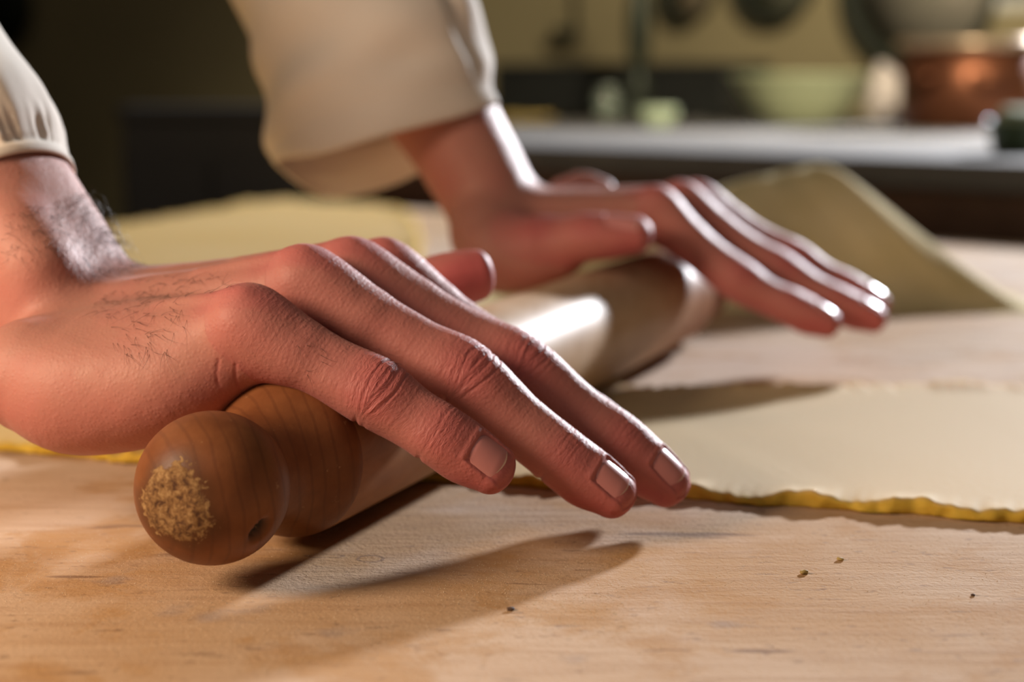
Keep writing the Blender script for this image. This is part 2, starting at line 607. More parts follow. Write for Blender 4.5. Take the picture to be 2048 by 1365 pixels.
# ------------------------------------------------------------------ the hands: one smooth implicit body each
PIN_A = np.array([-8.02, 45.73, 2.75])            # knob centre
PIN_L = np.array([0.3574, 0.934, 0.0])            # along the pin, away from the camera
PIN_F = np.array([0.934, -0.3574, 0.0])           # the way the fingers point
UP = np.array([0, 0, 1.0])


def PW(s, w, z):
    q = PIN_A + s * PIN_L + w * PIN_F
    return np.array([q[0], q[1], z])


def unit(v):
    v = np.asarray(v, float)
    return v / (np.linalg.norm(v) + 1e-12)


def catmull(P, n):
    P = np.asarray(P, float)
    k = len(P)
    if k == 2:
        t = np.linspace(0, 1, n)[:, None]
        return P[0] * (1 - t) + P[1] * t
    Q = np.vstack([2 * P[0] - P[1], P, 2 * P[-1] - P[-2]])
    t = np.linspace(0, k - 1, n)
    i = np.minimum(t.astype(int), k - 2)
    f = (t - i)[:, None]
    a, b, c, d = Q[i], Q[i + 1], Q[i + 2], Q[i + 3]
    return 0.5 * (2 * b + (c - a) * f + (2 * a - 5 * b + 4 * c - d) * f ** 2 + (3 * b - a - 3 * c + d) * f ** 3)


class Tube:
    """swept tube: stations of (centre, dorsal direction, half width, dorsal height, palmar depth)"""
    def __init__(self, st, samples=28, cap=(1.0, 1.0), power=2.2):
        P = catmull([s[0] for s in st], samples)
        Nn = catmull([unit(s[1]) for s in st], samples)
        R = catmull([s[2:5] for s in st], samples)
        T = np.gradient(P, axis=0)
        T /= np.linalg.norm(T, axis=1)[:, None]
        Nn -= (Nn * T).sum(1)[:, None] * T
        Nn /= np.linalg.norm(Nn, axis=1)[:, None]
        self.P, self.N, self.R, self.T, self.L = P, Nn, R, T, np.cross(T, Nn)
        self.S = np.concatenate([[0], np.cumsum(np.linalg.norm(np.diff(P, axis=0), axis=1))])
        self.cap, self.pw = cap, power
        r = R.max()
        self.lo, self.hi = P.min(0) - r * 1.3, P.max(0) + r * 1.3

    def at(self, X):
        """signed distance, arc length, lateral and dorsal offsets of points X"""
        X = np.asarray(X, np.float32)
        n = len(X)
        c0 = self.P.mean(0)
        P = (self.P - c0).astype(np.float32)
        E = np.diff(P, axis=0)
        ee = (E * E).sum(1)
        pe = (P[:-1] * E).sum(1)
        pp = (P[:-1] ** 2).sum(1)
        bi = np.zeros(n, np.int32)
        bt = np.zeros(n, np.float32)
        for q in range(0, n, 60000):
            x = X[q:q + 60000] - c0.astype(np.float32)
            B = x @ E.T - pe
            D = -2 * (x @ P[:-1].T) + pp
            t = np.clip(B / ee, 0, 1)
            D += t * (t * ee - 2 * B)
            j = D.argmin(1)
            bi[q:q + 60000] = j
            bt[q:q + 60000] = t[np.arange(len(j)), j]
        lerp = lambda A: A[bi] * (1 - bt)[:, None] + A[bi + 1] * bt[:, None]
        c, nn, ll, tt, R = [lerp(A.astype(np.float32)) for A in (self.P, self.N, self.L, self.T, self.R)]
        o = X - c
        a = (o * ll).sum(1); b = (o * nn).sum(1); g = (o * tt).sum(1)
        wl = R[:, 0]; wv = np.where(b > 0, R[:, 1], R[:, 2])
        ce = np.where(g > 0, self.cap[1], self.cap[0]) * wl
        q = (np.abs(a / wl) ** self.pw + np.abs(b / wv) ** self.pw + np.abs(g / ce) ** self.pw) ** (1 / self.pw)
        ln = np.sqrt(a * a + b * b + g * g)
        d = np.where(q > 1e-4, ln * (1 - 1 / np.maximum(q, 1e-4)), -wl)
        arc = self.S[bi] * (1 - bt) + self.S[bi + 1] * bt
        return d, arc, a, b, R

    def point(self, arc, ang, scale=1.0):
        """surface point at arc length and angle from dorsal"""
        arc = np.asarray(arc, float)
        f = lambda A: np.stack([np.interp(arc, self.S, A[:, k]) for k in range(3)], -1)
        P, Nn, Ll, R = f(self.P), f(self.N), f(self.L), f(self.R)
        ca, sa = np.cos(ang), np.sin(ang)
        wv = np.where(ca > 0, R[..., 1], R[..., 2])
        q = (np.abs(sa / R[..., 0]) ** self.pw + np.abs(ca / wv) ** self.pw) ** (1 / self.pw)
        r = scale / q
        return P + Nn * (r * ca)[..., None] + Ll * (r * sa)[..., None]


def smin(a, b, k):
    h = np.clip(0.5 + 0.5 * (b - a) / k, 0, 1)
    return b * (1 - h) + a * h - k * h * (1 - h)


def surface_nets(F, lo, h):
    ins = F < 0
    sh = np.array(F.shape) - 1
    acc = np.zeros(tuple(sh) + (3,), np.float32)
    cnt = np.zeros(tuple(sh), np.float32)
    base = [slice(0, -1)] * 3
    corners = [(i, j, k) for i in (0, 1) for j in (0, 1) for k in (0, 1)]
    sl = lambda c: tuple(slice(c[a], c[a] + sh[a]) for a in range(3))
    tot = sum(ins[sl(c)].astype(np.int8) for c in corners)
    cells = np.argwhere((tot > 0) & (tot < 8))
    idx = -np.ones(tuple(sh), np.int32)
    idx[tuple(cells.T)] = np.arange(len(cells))
    pos = np.zeros((len(cells), 3), np.float32)
    n = np.zeros(len(cells), np.float32)
    for ax in range(3):
        o = [a for a in range(3) if a != ax]
        for i in (0, 1):
            for j in (0, 1):
                c0 = cells.copy(); c0[:, o[0]] += i; c0[:, o[1]] += j
                c1 = c0.copy(); c1[:, ax] += 1
                f0 = F[tuple(c0.T)]; f1 = F[tuple(c1.T)]
                m = (f0 < 0) != (f1 < 0)
                t = np.where(m, f0 / np.where(m, f0 - f1, 1), 0)
                p = c0.astype(np.float32); p[:, ax] += t
                pos[m] += p[m]; n[m] += 1
    pos /= n[:, None]
    V = lo + pos * h
    faces = []
    for ax in range(3):
        o = [(ax + 1) % 3, (ax + 2) % 3]
        s0 = [slice(None)] * 3; s1 = [slice(None)] * 3
        s0[ax] = slice(0, -1); s1[ax] = slice(1, None)
        ch = ins[tuple(s0)] != ins[tuple(s1)]
        e = np.argwhere(ch)
        ok = np.all((e[:, o] > 0) & (e[:, o] < np.array(F.shape)[o] - 1), axis=1)
        e = e[ok]
        def cell(d0, d1):
            c = e.copy(); c[:, o[0]] += d0; c[:, o[1]] += d1
            return idx[tuple(c.T)]
        q = np.stack([cell(-1, -1), cell(0, -1), cell(0, 0), cell(-1, 0)], 1)
        flip = ~ins[tuple(e.T)]
        q[flip] = q[flip][:, ::-1]
        faces.append(q)
    return V, np.concatenate(faces)


def mesh_smooth(V, Fc, it, lam=0.5):
    e = np.concatenate([Fc[:, [0, 1]], Fc[:, [1, 2]], Fc[:, [2, 3]], Fc[:, [3, 0]]])
    n = len(V)
    deg = np.bincount(e[:, 0], minlength=n) + np.bincount(e[:, 1], minlength=n)
    for _ in range(it):
        s = np.stack([np.bincount(e[:, 0], V[e[:, 1], k], n) + np.bincount(e[:, 1], V[e[:, 0], k], n) for k in range(3)], 1)
        V = V + lam * (s / deg[:, None] - V)
    return V


def vnormals(V, Fc):
    fn = np.cross(V[Fc[:, 2]] - V[Fc[:, 0]], V[Fc[:, 3]] - V[Fc[:, 1]])
    n = np.zeros_like(V)
    for k in range(4):
        for a in range(3):
            n[:, a] += np.bincount(Fc[:, k], fn[:, a], len(V))
    return n / (np.linalg.norm(n, axis=1)[:, None] + 1e-12)


PROF = [(1.04, 0.92, 1.20), (0.98, 0.80, 1.08), (0.97, 0.78, 1.00), (1.05, 0.98, 0.94),
        (0.91, 0.74, 0.90), (0.93, 0.81, 0.84), (0.90, 0.68, 0.98), (0.77, 0.50, 0.82)]
PPAR = [(0, 0.0), (0, 0.35), (0, 0.7), (1, 0.0), (1, 0.55), (2, 0.0), (2, 0.5), (2, 1.0)]


def finger_tube(J, lat, roll, scale, cap=0.86, bulge=1.0):
    """J: MCP, PIP, DIP, TIP centres; lat: little-to-index direction"""
    J = [np.asarray(j, float) for j in J]
    st = []
    for (i, t), (wl, wd, wp) in zip(PPAR, PROF):
        p = J[i] * (1 - t) + J[min(i + 1, 3)] * t
        a0 = unit(J[i + 1] - J[i]) if i < 3 else unit(J[3] - J[2])
        if t == 0 and i > 0: a0 = unit(a0 + unit(J[i] - J[i - 1]))
        n = unit(np.cross(a0, lat))
        if n[2] < 0: n = -n
        lt = unit(lat - (lat @ a0) * a0)
        n = n * math.cos(roll) - lt * math.sin(roll)
        st.append((p, n, wl * scale, wd * scale, wp * scale))
    return Tube(st, 40, cap=(0.9, cap), power=2.25)


def field_at(X, palm, fingers, kf):
    Fp = np.full(len(X), 9.0, np.float32)
    Ff = np.full(len(X), 9.0, np.float32)
    for t, k in palm:
        m = np.flatnonzero(np.all((X > t.lo - k) & (X < t.hi + k), axis=1))
        Fp[m] = smin(Fp[m], t.at(X[m])[0], k)
    for t in fingers:
        m = np.flatnonzero(np.all((X > t.lo - 0.5) & (X < t.hi + 0.5), axis=1))
        Ff[m] = smin(Ff[m], t.at(X[m])[0], 0.10)
    return smin(Fp, Ff, kf)


def build_field(palm, fingers, h, kf=0.55, margin=0.6, r=5):
    """palm: [(tube, k)], fingers: [tube]; coarse pass everywhere, fine pass only near the skin"""
    tubes = [t for t, _ in palm] + fingers
    lo = np.min([t.lo for t in tubes], 0) - margin
    hi = np.max([t.hi for t in tubes], 0) + margin
    dc = np.ceil((hi - lo) / (h * r)).astype(int) + 1
    g = np.stack(np.meshgrid(*[np.arange(n) for n in dc], indexing='ij'), -1).reshape(-1, 3)
    Fc = field_at((lo + (g + 0.5) * h * r).astype(np.float32), palm, fingers, kf)
    F = np.repeat(np.repeat(np.repeat(np.where(Fc < 0, -9, 9).astype(np.float32).reshape(dc), r, 0), r, 1), r, 2)
    act = g[np.abs(Fc) < h * r * 1.25]
    loc = np.stack(np.meshgrid(*[np.arange(r)] * 3, indexing='ij'), -1).reshape(-1, 3)
    for q in range(0, len(act), 6000):
        ii = (act[q:q + 6000, None, :] * r + loc[None]).reshape(-1, 3)
        F[tuple(ii.T)] = field_at((lo + (ii + 0.5) * h).astype(np.float32), palm, fingers, kf)
    return F, lo + 0.5 * h


def subdivide_once(V, Fc):
    e = np.sort(np.concatenate([Fc[:, [0, 1]], Fc[:, [1, 2]], Fc[:, [2, 3]], Fc[:, [3, 0]]]), 1)
    key = e[:, 0].astype(np.int64) * len(V) + e[:, 1]
    u, inv = np.unique(key, return_inverse=True)
    mid = (V[u // len(V)] + V[u % len(V)]) / 2
    cen = V[Fc].mean(1)
    n, m, f = len(V), len(u), len(Fc)
    E = inv.reshape(4, f).T + n
    c = np.arange(f) + n + m
    q = np.concatenate([np.stack([Fc[:, k], E[:, k], c, E[:, k - 1]], 1) for k in range(4)])
    return np.vstack([V, mid, cen]), q

# ---- near (right) hand: little finger towards the camera
N_LAT = unit(PW(11.2, 0.3, 7.75) - PW(3.8, -0.7, 6.8))


def near_spec():
    n0 = unit(np.cross(PIN_F, N_LAT)); n0 = n0 if n0[2] > 0 else -n0
    J = dict(
        little=[U(500, 648, 50.0), U(752, 787, 49.7), U(878, 869, 49.5), U(985, 934, 49.5)],
        ring=[U(615, 567, 52.1), U(930, 752, 51.6), U(1122, 914, 51.4), U(1230, 984, 51.3)],
        middle=[U(706, 549, 54.2), U(1036, 734, 53.8), U(1236, 884, 53.5), U(1339, 962, 53.4)],
        index=[U(772, 548, 56.3), U(1026, 726, 56.0), U(1190, 845, 55.7), U(1285, 915, 55.5)])
    rolls = dict(little=0.50, ring=0.30, middle=0.20, index=0.08)
    scl = dict(little=0.98, ring=0.99, middle=1.02, index=0.98)
    F = {k: finger_tube(J[k], N_LAT, rolls[k], scl[k]) for k in J}
    base = dict(little=PW(4.6, -7.4, 5.7), ring=PW(6.1, -7.9, 6.2), middle=PW(7.6, -8.1, 6.45), index=PW(9.0, -7.9, 6.5))
    palm = []
    for k in ('little', 'ring', 'middle', 'index'):
        m, b = J[k][0], base[k]
        q = unit(J[k][1] - m)
        e = m + q * np.linalg.norm(J[k][1] - m) * 0.34
        s = scl[k]
        nk = unit(n0 * math.cos(rolls[k] * 0.6) - N_LAT * math.sin(rolls[k] * 0.6))
        nd = unit(nk + q * 0.25)
        palm.append((Tube([(b, nk, 1.25, 0.95, 1.5), ((b + m) / 2, nk, 1.2 * s, 0.92, 1.5), (m - (m - b) * 0.1, nk, 1.08 * s, 0.95, 1.45),
                           (m + q * 0.1, nd, 1.02 * s, 1.03, 1.35), (e, unit(np.cross(q, N_LAT)) * (1 if np.cross(q, N_LAT)[2] > 0 else -1), 0.90 * s, 0.62, 0.95)],
                          26, (0.8, 0.8)), 0.55))
    # hypothenar heel, thenar mass, carpal block
    side = unit(np.array([0, -0.6, 0.8]))
    hyp = [U(70, 752, 52.2), U(150, 778, 51.9), U(250, 775, 51.5), U(350, 757, 51.0), U(440, 720, 50.7), U(500, 690, 50.5)]
    rh = [1.75, 1.95, 1.90, 1.68, 1.32, 1.05]
    palm.append((Tube([(p, UP, r, r, r) for p, r in zip(hyp, rh)], 26, (1, 1), 2.0), 0.9))
    then = [PW(9.8, -7.0, 4.6), PW(11.6, -4.4, 4.9), PW(12.6, -2.2, 5.6)]
    palm.append((Tube([(p, UP, r, r, r) for p, r in zip(then, (1.9, 1.9, 1.4))], 18, (1, 1), 2.0), 0.9))
    palm.append((Tube([(PW(7.0, -8.6, 4.8), n0, 3.0, 1.9, 1.7), (PW(7.6, -4.5, 5.2), n0, 3.4, 1.6, 1.2), (PW(8.0, -1.2, 6.2), n0, 3.2, 1.0, 1.0)], 18, (0.5, 0.4)), 0.8))
    # forearm
    fa = [U(215, 680, 55.6), U(138, 600, 56.0), U(58, 495, 56.6), U(-22, 380, 57.2), U(-105, 262, 57.8), U(-190, 140, 58.4)]
    ax = unit(fa[-1] - fa[1])
    nf = unit(np.cross(PIN_L, ax)); nf = nf if nf[0] > 0 else -nf
    pr = [(2.9, 1.55, 2.3), (2.85, 1.90, 2.3), (2.8, 2.25, 2.3), (2.9, 2.36, 2.5), (2.95, 2.4, 2.6), (3.0, 2.4, 2.7)]
    palm.append((Tube([(p, nf, *r) for p, r in zip(fa, pr)], 30, (0.6, 0.5), 2.2), 0.6))
    # ulna head bump and extensor tendons
    b = U(70, 520, 54.0)
    palm.append((Tube([(b, UP, 0.9, 0.9, 0.9), (b + ax * 1.2, UP, 0.8, 0.8, 0.8)], 6, (1, 1), 2.0), 1.2))
    for k, o in (('little', 0.10), ('ring', 0.06), ('middle', 0.04), ('index', 0.02)):
        m, bb = J[k][0], base[k]
        nk = unit(n0 * math.cos(rolls[k] * 0.6) - N_LAT * math.sin(rolls[k] * 0.6))
        p0 = bb * 0.45 + m * 0.55 + nk * 0.80
        p1 = m + nk * 0.93
        palm.append((Tube([(p0, nk, 0.16, 0.16, 0.3), ((p0 + p1) / 2 + nk * 0.03, nk, 0.19, 0.19, 0.3), (p1, nk, 0.26, 0.20, 0.3)], 8, (1, 1), 2.0), 0.30))
    # thumb, pointing away behind the index finger
    tj = [PW(11.8, -3.8, 5.3), PW(14.2, -1.6, 6.0), U(880, 566, 60.5), U(951, 548, 60.8)]
    tn = unit(np.array([-0.25, 0.65, 0.72]))
    pr = [(1.25, 1.2, 1.25), (1.15, 1.05, 1.1), (1.05, 0.9, 1.0), (0.98, 0.72, 0.92)]
    thumb = Tube([(tj[0], tn, *pr[0]), (tj[1], tn, *pr[1]), ((tj[1] + tj[2]) / 2, tn, 1.05, 0.92, 1.0), (tj[2], tn, *pr[2]), (tj[2] * 0.45 + tj[3] * 0.55, tn, 1.06, 0.8, 0.95), (tj[3], tn, *pr[3])], 26, (0.9, 0.62))
    return J, F, palm, thumb


# ---- far (left) hand: thumb towards the camera
F_LAT = unit(np.array([-PIN_L[0], -PIN_L[1], 0.04]))


def far_spec():
    n0 = unit(np.cross(PIN_F, F_LAT)); n0 = n0 if n0[2] > 0 else -n0
    J = dict(
        index=[U(1312, 420, 79.8), U(1478, 562, 79.4), U(1578, 612, 79.2), U(1655, 640, 79.0)],
        middle=[U(1362, 409, 82.0), U(1560, 545, 81.7), U(1670, 604, 81.4), U(1748, 631, 81.2)],
        ring=[U(1396, 406, 84.3), U(1586, 518, 84.0), U(1688, 573, 83.8), U(1757, 602, 83.6)],
        little=[U(1398, 416, 86.4), U(1535, 512, 86.3), U(1610, 556, 86.2), U(1670, 582, 86.0)])
    rolls = dict(little=-0.15, ring=-0.05, middle=0.05, index=0.18)
    scl = dict(little=0.88, ring=0.97, middle=1.02, index=1.02)
    F = {k: finger_tube(J[k], F_LAT, -rolls[k], scl[k]) for k in J}
    base = dict(index=U(1035, 424, 80.0), middle=U(1050, 416, 81.6), ring=U(1065, 418, 83.2), little=U(1080, 424, 84.6))
    palm = []
    for k in ('index', 'middle', 'ring', 'little'):
        m, b = J[k][0], base[k]
        q = unit(J[k][1] - m)
        e = m + q * np.linalg.norm(J[k][1] - m) * 0.34
        s = scl[k]
        nd = unit(n0 + q * 0.25)
        ne = np.cross(q, F_LAT); ne = unit(ne if ne[2] > 0 else -ne)
        palm.append((Tube([(b, n0, 1.25, 0.95, 1.5), ((b + m) / 2, n0, 1.2 * s, 0.92, 1.4), (m - (m - b) * 0.1, n0, 1.08 * s, 0.95, 1.4),
                           (m + q * 0.1, nd, 1.02 * s, 1.05, 1.3), (e, ne, 0.9 * s, 0.62, 0.9)], 26, (0.8, 0.8)), 0.5))
    # thenar mass and thumb in profile
    then = [U(975, 470, 79.0), U(1000, 505, 78.4), U(1060, 520, 77.6), U(1120, 505, 77.0)]
    palm.append((Tube([(p, UP, r, r, r) for p, r in zip(then, (1.7, 1.85, 1.45, 1.15))], 20, (1, 1), 2.0), 0.9))
    palm.append((Tube([(U(1125, 384, 86.0), UP, 0.7, 0.7, 0.7), (U(1165, 374, 86.2), UP, 0.78, 0.78, 0.78), (U(1205, 382, 86.4), UP, 0.65, 0.65, 0.65)], 8, (1, 1), 2.0), 0.5))
    hyp = [U(985, 470, 84.0), U(1040, 485, 85.0), U(1140, 470, 86.0)]
    palm.append((Tube([(p, UP, r, r, r) for p, r in zip(hyp, (1.7, 1.8, 1.4))], 16, (1, 1), 2.0), 0.9))
    palm.append((Tube([(U(1010, 470, 82), n0, 2.6, 1.5, 1.9), (U(1120, 470, 82.2), n0, 3.0, 1.3, 1.3), (U(1280, 445, 82.5), n0, 3.0, 0.9, 1.1)], 16, (0.5, 0.4)), 0.8))
    fa = [U(1024, 490, 80.8), U(996, 420, 80.9), U(956, 345, 81.0), U(912, 272, 81.2), U(866, 195, 81.5), U(818, 115, 82.0), U(770, 35, 82.5)]
    ax = unit(fa[-1] - fa[1])
    nf = unit(np.cross(PIN_L, ax)); nf = nf if nf[0] > 0 else -nf
    pr = [(2.6, 1.6, 2.2), (2.6, 1.9, 2.2), (2.55, 2.1, 2.25), (2.7, 2.25, 2.3), (2.95, 2.5, 2.6), (3.1, 2.6, 2.8), (3.2, 2.8, 3.0)]
    palm.append((Tube([(p, nf, *r) for p, r in zip(fa, pr)], 30, (0.6, 0.5), 2.2), 0.9))
    tj = [U(1010, 490, 78.2), U(1075, 478, 77.2), U(1172, 474, 76.3), U(1268, 466, 76.0)]
    tn = unit(np.array([-0.05, -0.40, 0.9]))
    thumb = Tube([(tj[0], tn, 1.3, 1.2, 1.4), (tj[1], tn, 1.2, 1.0, 1.3), ((tj[1] + tj[2]) / 2, tn, 1.06, 0.9, 1.1), (tj[2], tn, 1.12, 1.0, 1.05), (tj[2] * 0.45 + tj[3] * 0.55, tn, 1.1, 0.85, 1.05), (tj[3], tn, 0.95, 0.70, 0.92)], 26, (0.9, 0.85))
    return J, F, palm, thumb


def hand_mesh(spec, h):
    J, F, palm, thumb = spec
    Fd, lo = build_field(palm, list(F.values()) + [thumb], h)
    V, Q = surface_nets(Fd, lo, h)
    return mesh_smooth(V.astype(float), Q, 3, 0.5), Q

# ------------------------------------------------------------------ the person: two arms, nails, hair, sleeves
person = empty('person', (-30, 62, 0))
tag(person, "person in cream sleeves pressing both palms on a rolling pin", 'person')


def project(V):
    q = V - C_POS
    d = q @ C_FW
    return np.stack([CX + FPX * (q @ C_RT) / d, CY + FPX * (q @ C_DN) / d, d], -1)


def finger_coords(V, tubes):
    """per vertex: nearest finger, arc, angle, lateral and dorsal fractions"""
    n = len(V)
    fid = np.full(n, -1); best = np.full(n, 0.35)
    arc = np.zeros(n); ang = np.zeros(n); la = np.zeros(n); db = np.zeros(n)
    for i, t in enumerate(tubes):
        m = np.flatnonzero(np.all((V > t.lo) & (V < t.hi), axis=1))
        if not len(m): continue
        d, a_, l_, b_, R = t.at(V[m])
        k = d < best[m]
        mm = m[k]
        best[mm] = d[k]; fid[mm] = i; arc[mm] = a_[k]
        la[mm] = l_[k] / R[k, 0]; db[mm] = b_[k] / np.where(b_[k] > 0, R[k, 1], R[k, 2])
        ang[mm] = np.arctan2(l_[k], b_[k])
    return fid, arc, ang, la, db


def sm(x, a, b):
    t = np.clip((x - a) / (b - a), 0, 1)
    return t * t * (3 - 2 * t)


def gauss(x, s):
    return np.exp(-(x / s) ** 2)


def wave_lines(x, seed):
    r = np.random.default_rng(seed)
    out = 0
    for f, a in ((2.3, 0.5), (4.1, 0.8), (6.3, 1.0), (8.9, 0.8), (11.5, 0.5)):
        out = out + a * np.sin(2 * math.pi * f * x + r.uniform(0, 6.28))
    return out / 2.2


def nail_frame(t, kind):
    """base arc, half width and free-edge overhang of a nail"""
    wl = t.R[-1, 0]
    return (t.S[-1] - (0.78 if kind != 'thumb' else 0.95) * wl / 0.74, 0.76 * wl, 0.36 * wl)


def make_nail(t, kind, parent, name='fingernail'):
    s0, hw, over = nail_frame(t, kind)
    nu, nv = 18, 15
    s1 = t.S[-1]
    R_ = 1.12 * t.R[-1, 0]
    Vn, Fn = [], []
    f = lambda A, s: np.array([np.interp(s, t.S, A[:, k]) for k in range(3)])
    total = (s1 - s0) + over
    for layer in (0, 1):
        for i in range(nu):
            for j in range(nv):
                v = -1 + 2 * j / (nv - 1)
                u0 = 0.20 * v ** 4 + 0.03 * v * v
                u1 = 1 - 0.13 * v * v
                u = u0 + (u1 - u0) * i / (nu - 1)
                s = s0 + u * total
                g = max(0.0, s - s1)
                sc = min(s, s1)
                P, Nn, Ll, Tt, R = f(t.P, sc), f(t.N, sc), f(t.L, sc), f(t.T, sc), f(t.R, sc)
                w = hw * (0.90 + 0.10 * math.sin(min(1, u * 1.2) * math.pi * 0.5)) * (1 - 0.10 * max(0, u - 0.8) / 0.2)
                x = v * w
                drop = R_ - math.sqrt(max(R_ * R_ - x * x, 0.01))
                hgt = R[1] * (1 - 0.20 * (g / over) ** 1.5 if g > 0 else 1) + 0.035 * min(1, u / 0.12) - 0.03 + 0.02 * math.sin(u * math.pi)
                Vn.append(P + Nn * (hgt - drop - 0.035 * layer) + Ll * x + Tt * g)
    M = nu * nv
    for i in range(nu - 1):
        for j in range(nv - 1):
            a, b, c, d = i * nv + j, i * nv + j + 1, (i + 1) * nv + j + 1, (i + 1) * nv + j
            Fn.append((a, b, c, d)); Fn.append((M + d, M + c, M + b, M + a))
    ring = [j for j in range(nv)] + [i * nv + nv - 1 for i in range(1, nu)] + [(nu - 1) * nv + j for j in range(nv - 2, -1, -1)] + [i * nv for i in range(nu - 2, 0, -1)]
    for a, b in zip(ring, ring[1:] + ring[:1]):
        Fn.append((b, a, M + a, M + b))
    o = link_mesh(name, Vn, Fn, MAT['nail'], parent, True)
    o.data.materials.append(MAT['nail_edge'])
    bm = bmesh.new(); bm.from_mesh(o.data)
    bmesh.ops.recalc_face_normals(bm, faces=bm.faces); bm.to_mesh(o.data); bm.free()
    k = 0
    lim = 2 * (nu - 1) * (nv - 1)
    for i in range(nu - 1):
        for j in range(nv - 1):
            if i >= nu - 2:
                o.data.polygons[k].material_index = 1; o.data.polygons[k + 1].material_index = 1
            k += 2
    return o


SKIN_A = np.array([0.49, 0.24, 0.185]); SKIN_RED = np.array([0.46, 0.112, 0.112]); SKIN_TAN = np.array([0.40, 0.195, 0.145])


def finish_hand(spec, h, sub, name, detail):
    J, F, palm, thumb = spec
    V, Q = hand_mesh(spec, h)
    if sub:
        V, Q = subdivide_once(V, Q)
        V = mesh_smooth(V, Q, 2, 0.5)
    names = list(F) + ['thumb']
    tubes = list(F.values()) + [thumb]
    fid, arc, ang, la, db = finger_coords(V, tubes)
    Nv = vnormals(V, Q)
    disp = np.zeros(len(V)); wr = np.zeros(len(V)) + 0.10
    red = np.zeros(len(V))
    along = arc.copy()
    noisef = lambda P, f: (np.sin(P[:, 0] * f + 1.3) * np.sin(P[:, 1] * f * 1.1 + 0.4) * np.sin(P[:, 2] * f * 0.9 + 2.1))
    for i, t in enumerate(tubes):
        m = np.flatnonzero(fid == i)
        if not len(m): continue
        a, g, l_, b_ = arc[m], ang[m], la[m], db[m]
        if names[i] != 'thumb':
            jp = [t.S[np.argmin(((t.P - q) ** 2).sum(1))] for q in J[names[i]]]
        else:
            jp = [0, t.S[-1] * 0.35, t.S[-1] * 0.68, t.S[-1]]
        dors = sm(np.cos(g), -0.15, 0.75)
        palmr = sm(-np.cos(g), -0.35, 0.5)
        pip, dip = a - jp[1], a - jp[2]
        w = dors * (gauss(pip, 0.75) * 1.0 + gauss(dip, 0.42) * 0.65 + 0.20)
        wr[m] = np.clip(w, 0, 1.2) + 0.08
        bend = a + 0.30 * l_ * l_ * np.sign(pip) * gauss(pip, 0.8) + 0.05 * noisef(V[m], 3.1)
        along[m] = bend + 3.3 * i
        if detail:
            lines = wave_lines(bend * 0.95, 11 + i)
            disp[m] += dors * (gauss(pip, 0.60) * 0.011 + gauss(dip, 0.36) * 0.007 + 0.003) * lines
            # deep knuckle folds
            for c, dep, wd in ((-0.30, 0.010, 0.05), (-0.02, 0.012, 0.045), (0.26, 0.022, 0.05), (0.50, 0.020, 0.05)):
                disp[m] -= dep * dors * gauss(pip + 0.20 * l_ * l_ * np.sign(c) - c, wd)
            # flexion creases on the palm side
            for q, dep in ((pip, 0.06), (dip, 0.055), (pip - 0.28, 0.02)):
                disp[m] -= dep * palmr * gauss(q + 0.12 + 0.25 * np.maximum(0, b_), 0.075)
            disp[m] += 0.05 * palmr * (gauss(dip - 1.1, 0.7))
        red[m] = np.clip(0.50 * dors * gauss(pip, 0.95) + 0.38 * dors * gauss(dip, 0.7) + 0.45 * sm(a, jp[2] - 0.3, jp[3]) + 0.40 * palmr + 0.36, 0, 1)
        # nail bed: sunken plate, raised fold around it
        s0, hw, over = nail_frame(t, names[i])
        lat = l_ * np.interp(a, t.S, t.R[:, 0]) / hw
        u = (a - s0)
        inside = sm(u, -0.02, 0.06) * sm(1.0 - np.abs(lat), -0.02, 0.10) * (b_ > 0.2)
        fold = gauss(u + 0.07, 0.09) * sm(1.15 - np.abs(lat), 0, 0.2) * (b_ > 0.2)
        fold = np.maximum(fold, gauss(np.abs(lat) - 1.07, 0.10) * sm(u, -0.1, 0.1) * (b_ > 0.05) * sm(t.S[-1] + 0.05 - a, 0, 0.3))
        disp[m] += -0.05 * inside + 0.028 * fold
    # knuckle heads are redder, palm is pinker
    for k in F:
        r = np.linalg.norm(V - J[k][0], axis=1)
        red = np.maximum(red, 0.8 * gauss(r - 0.9, 0.8) * sm(Nv[:, 2], 0.2, 0.8))
    red = np.maximum(red, 0.35 * sm(-Nv[:, 2], -0.35, 0.4))
    dorsal_tan = sm(Nv[:, 2], 0.3, 0.9) * (fid < 0)
    V = V + Nv * disp[:, None]
    V += Nv * (0.012 * noisef(V, 2.3) + 0.006 * noisef(V, 5.7))[:, None]
    tint = SKIN_A + (SKIN_TAN - SKIN_A) * dorsal_tan[:, None]
    tint = tint + (SKIN_RED - tint) * red[:, None]
    return V, Q, Nv, dict(tint=tint, wrinkle=wr, along=along, around=ang), names, tubes


def pick(V, Nv, pts, rad=5):
    """skin points under the given survey pixels"""
    pr = project(V)
    vis = ((V - C_POS) * Nv).sum(1) < 0
    out = []
    for u, v in pts:
        m = np.flatnonzero(vis & (np.abs(pr[:, 0] - u) < rad) & (np.abs(pr[:, 1] - v) < rad))
        if len(m):
            out.append(m[np.argmin(pr[m, 2])])
    return out


def in_poly(x, y, poly):
    c = np.zeros(len(x), bool)
    for (x0, y0), (x1, y1) in zip(poly, poly[1:] + poly[:1]):
        k = ((y0 > y) != (y1 > y)) & (x < (x1 - x0) * (y - y0) / (y1 - y0 + 1e-9) + x0)
        c ^= k
    return c


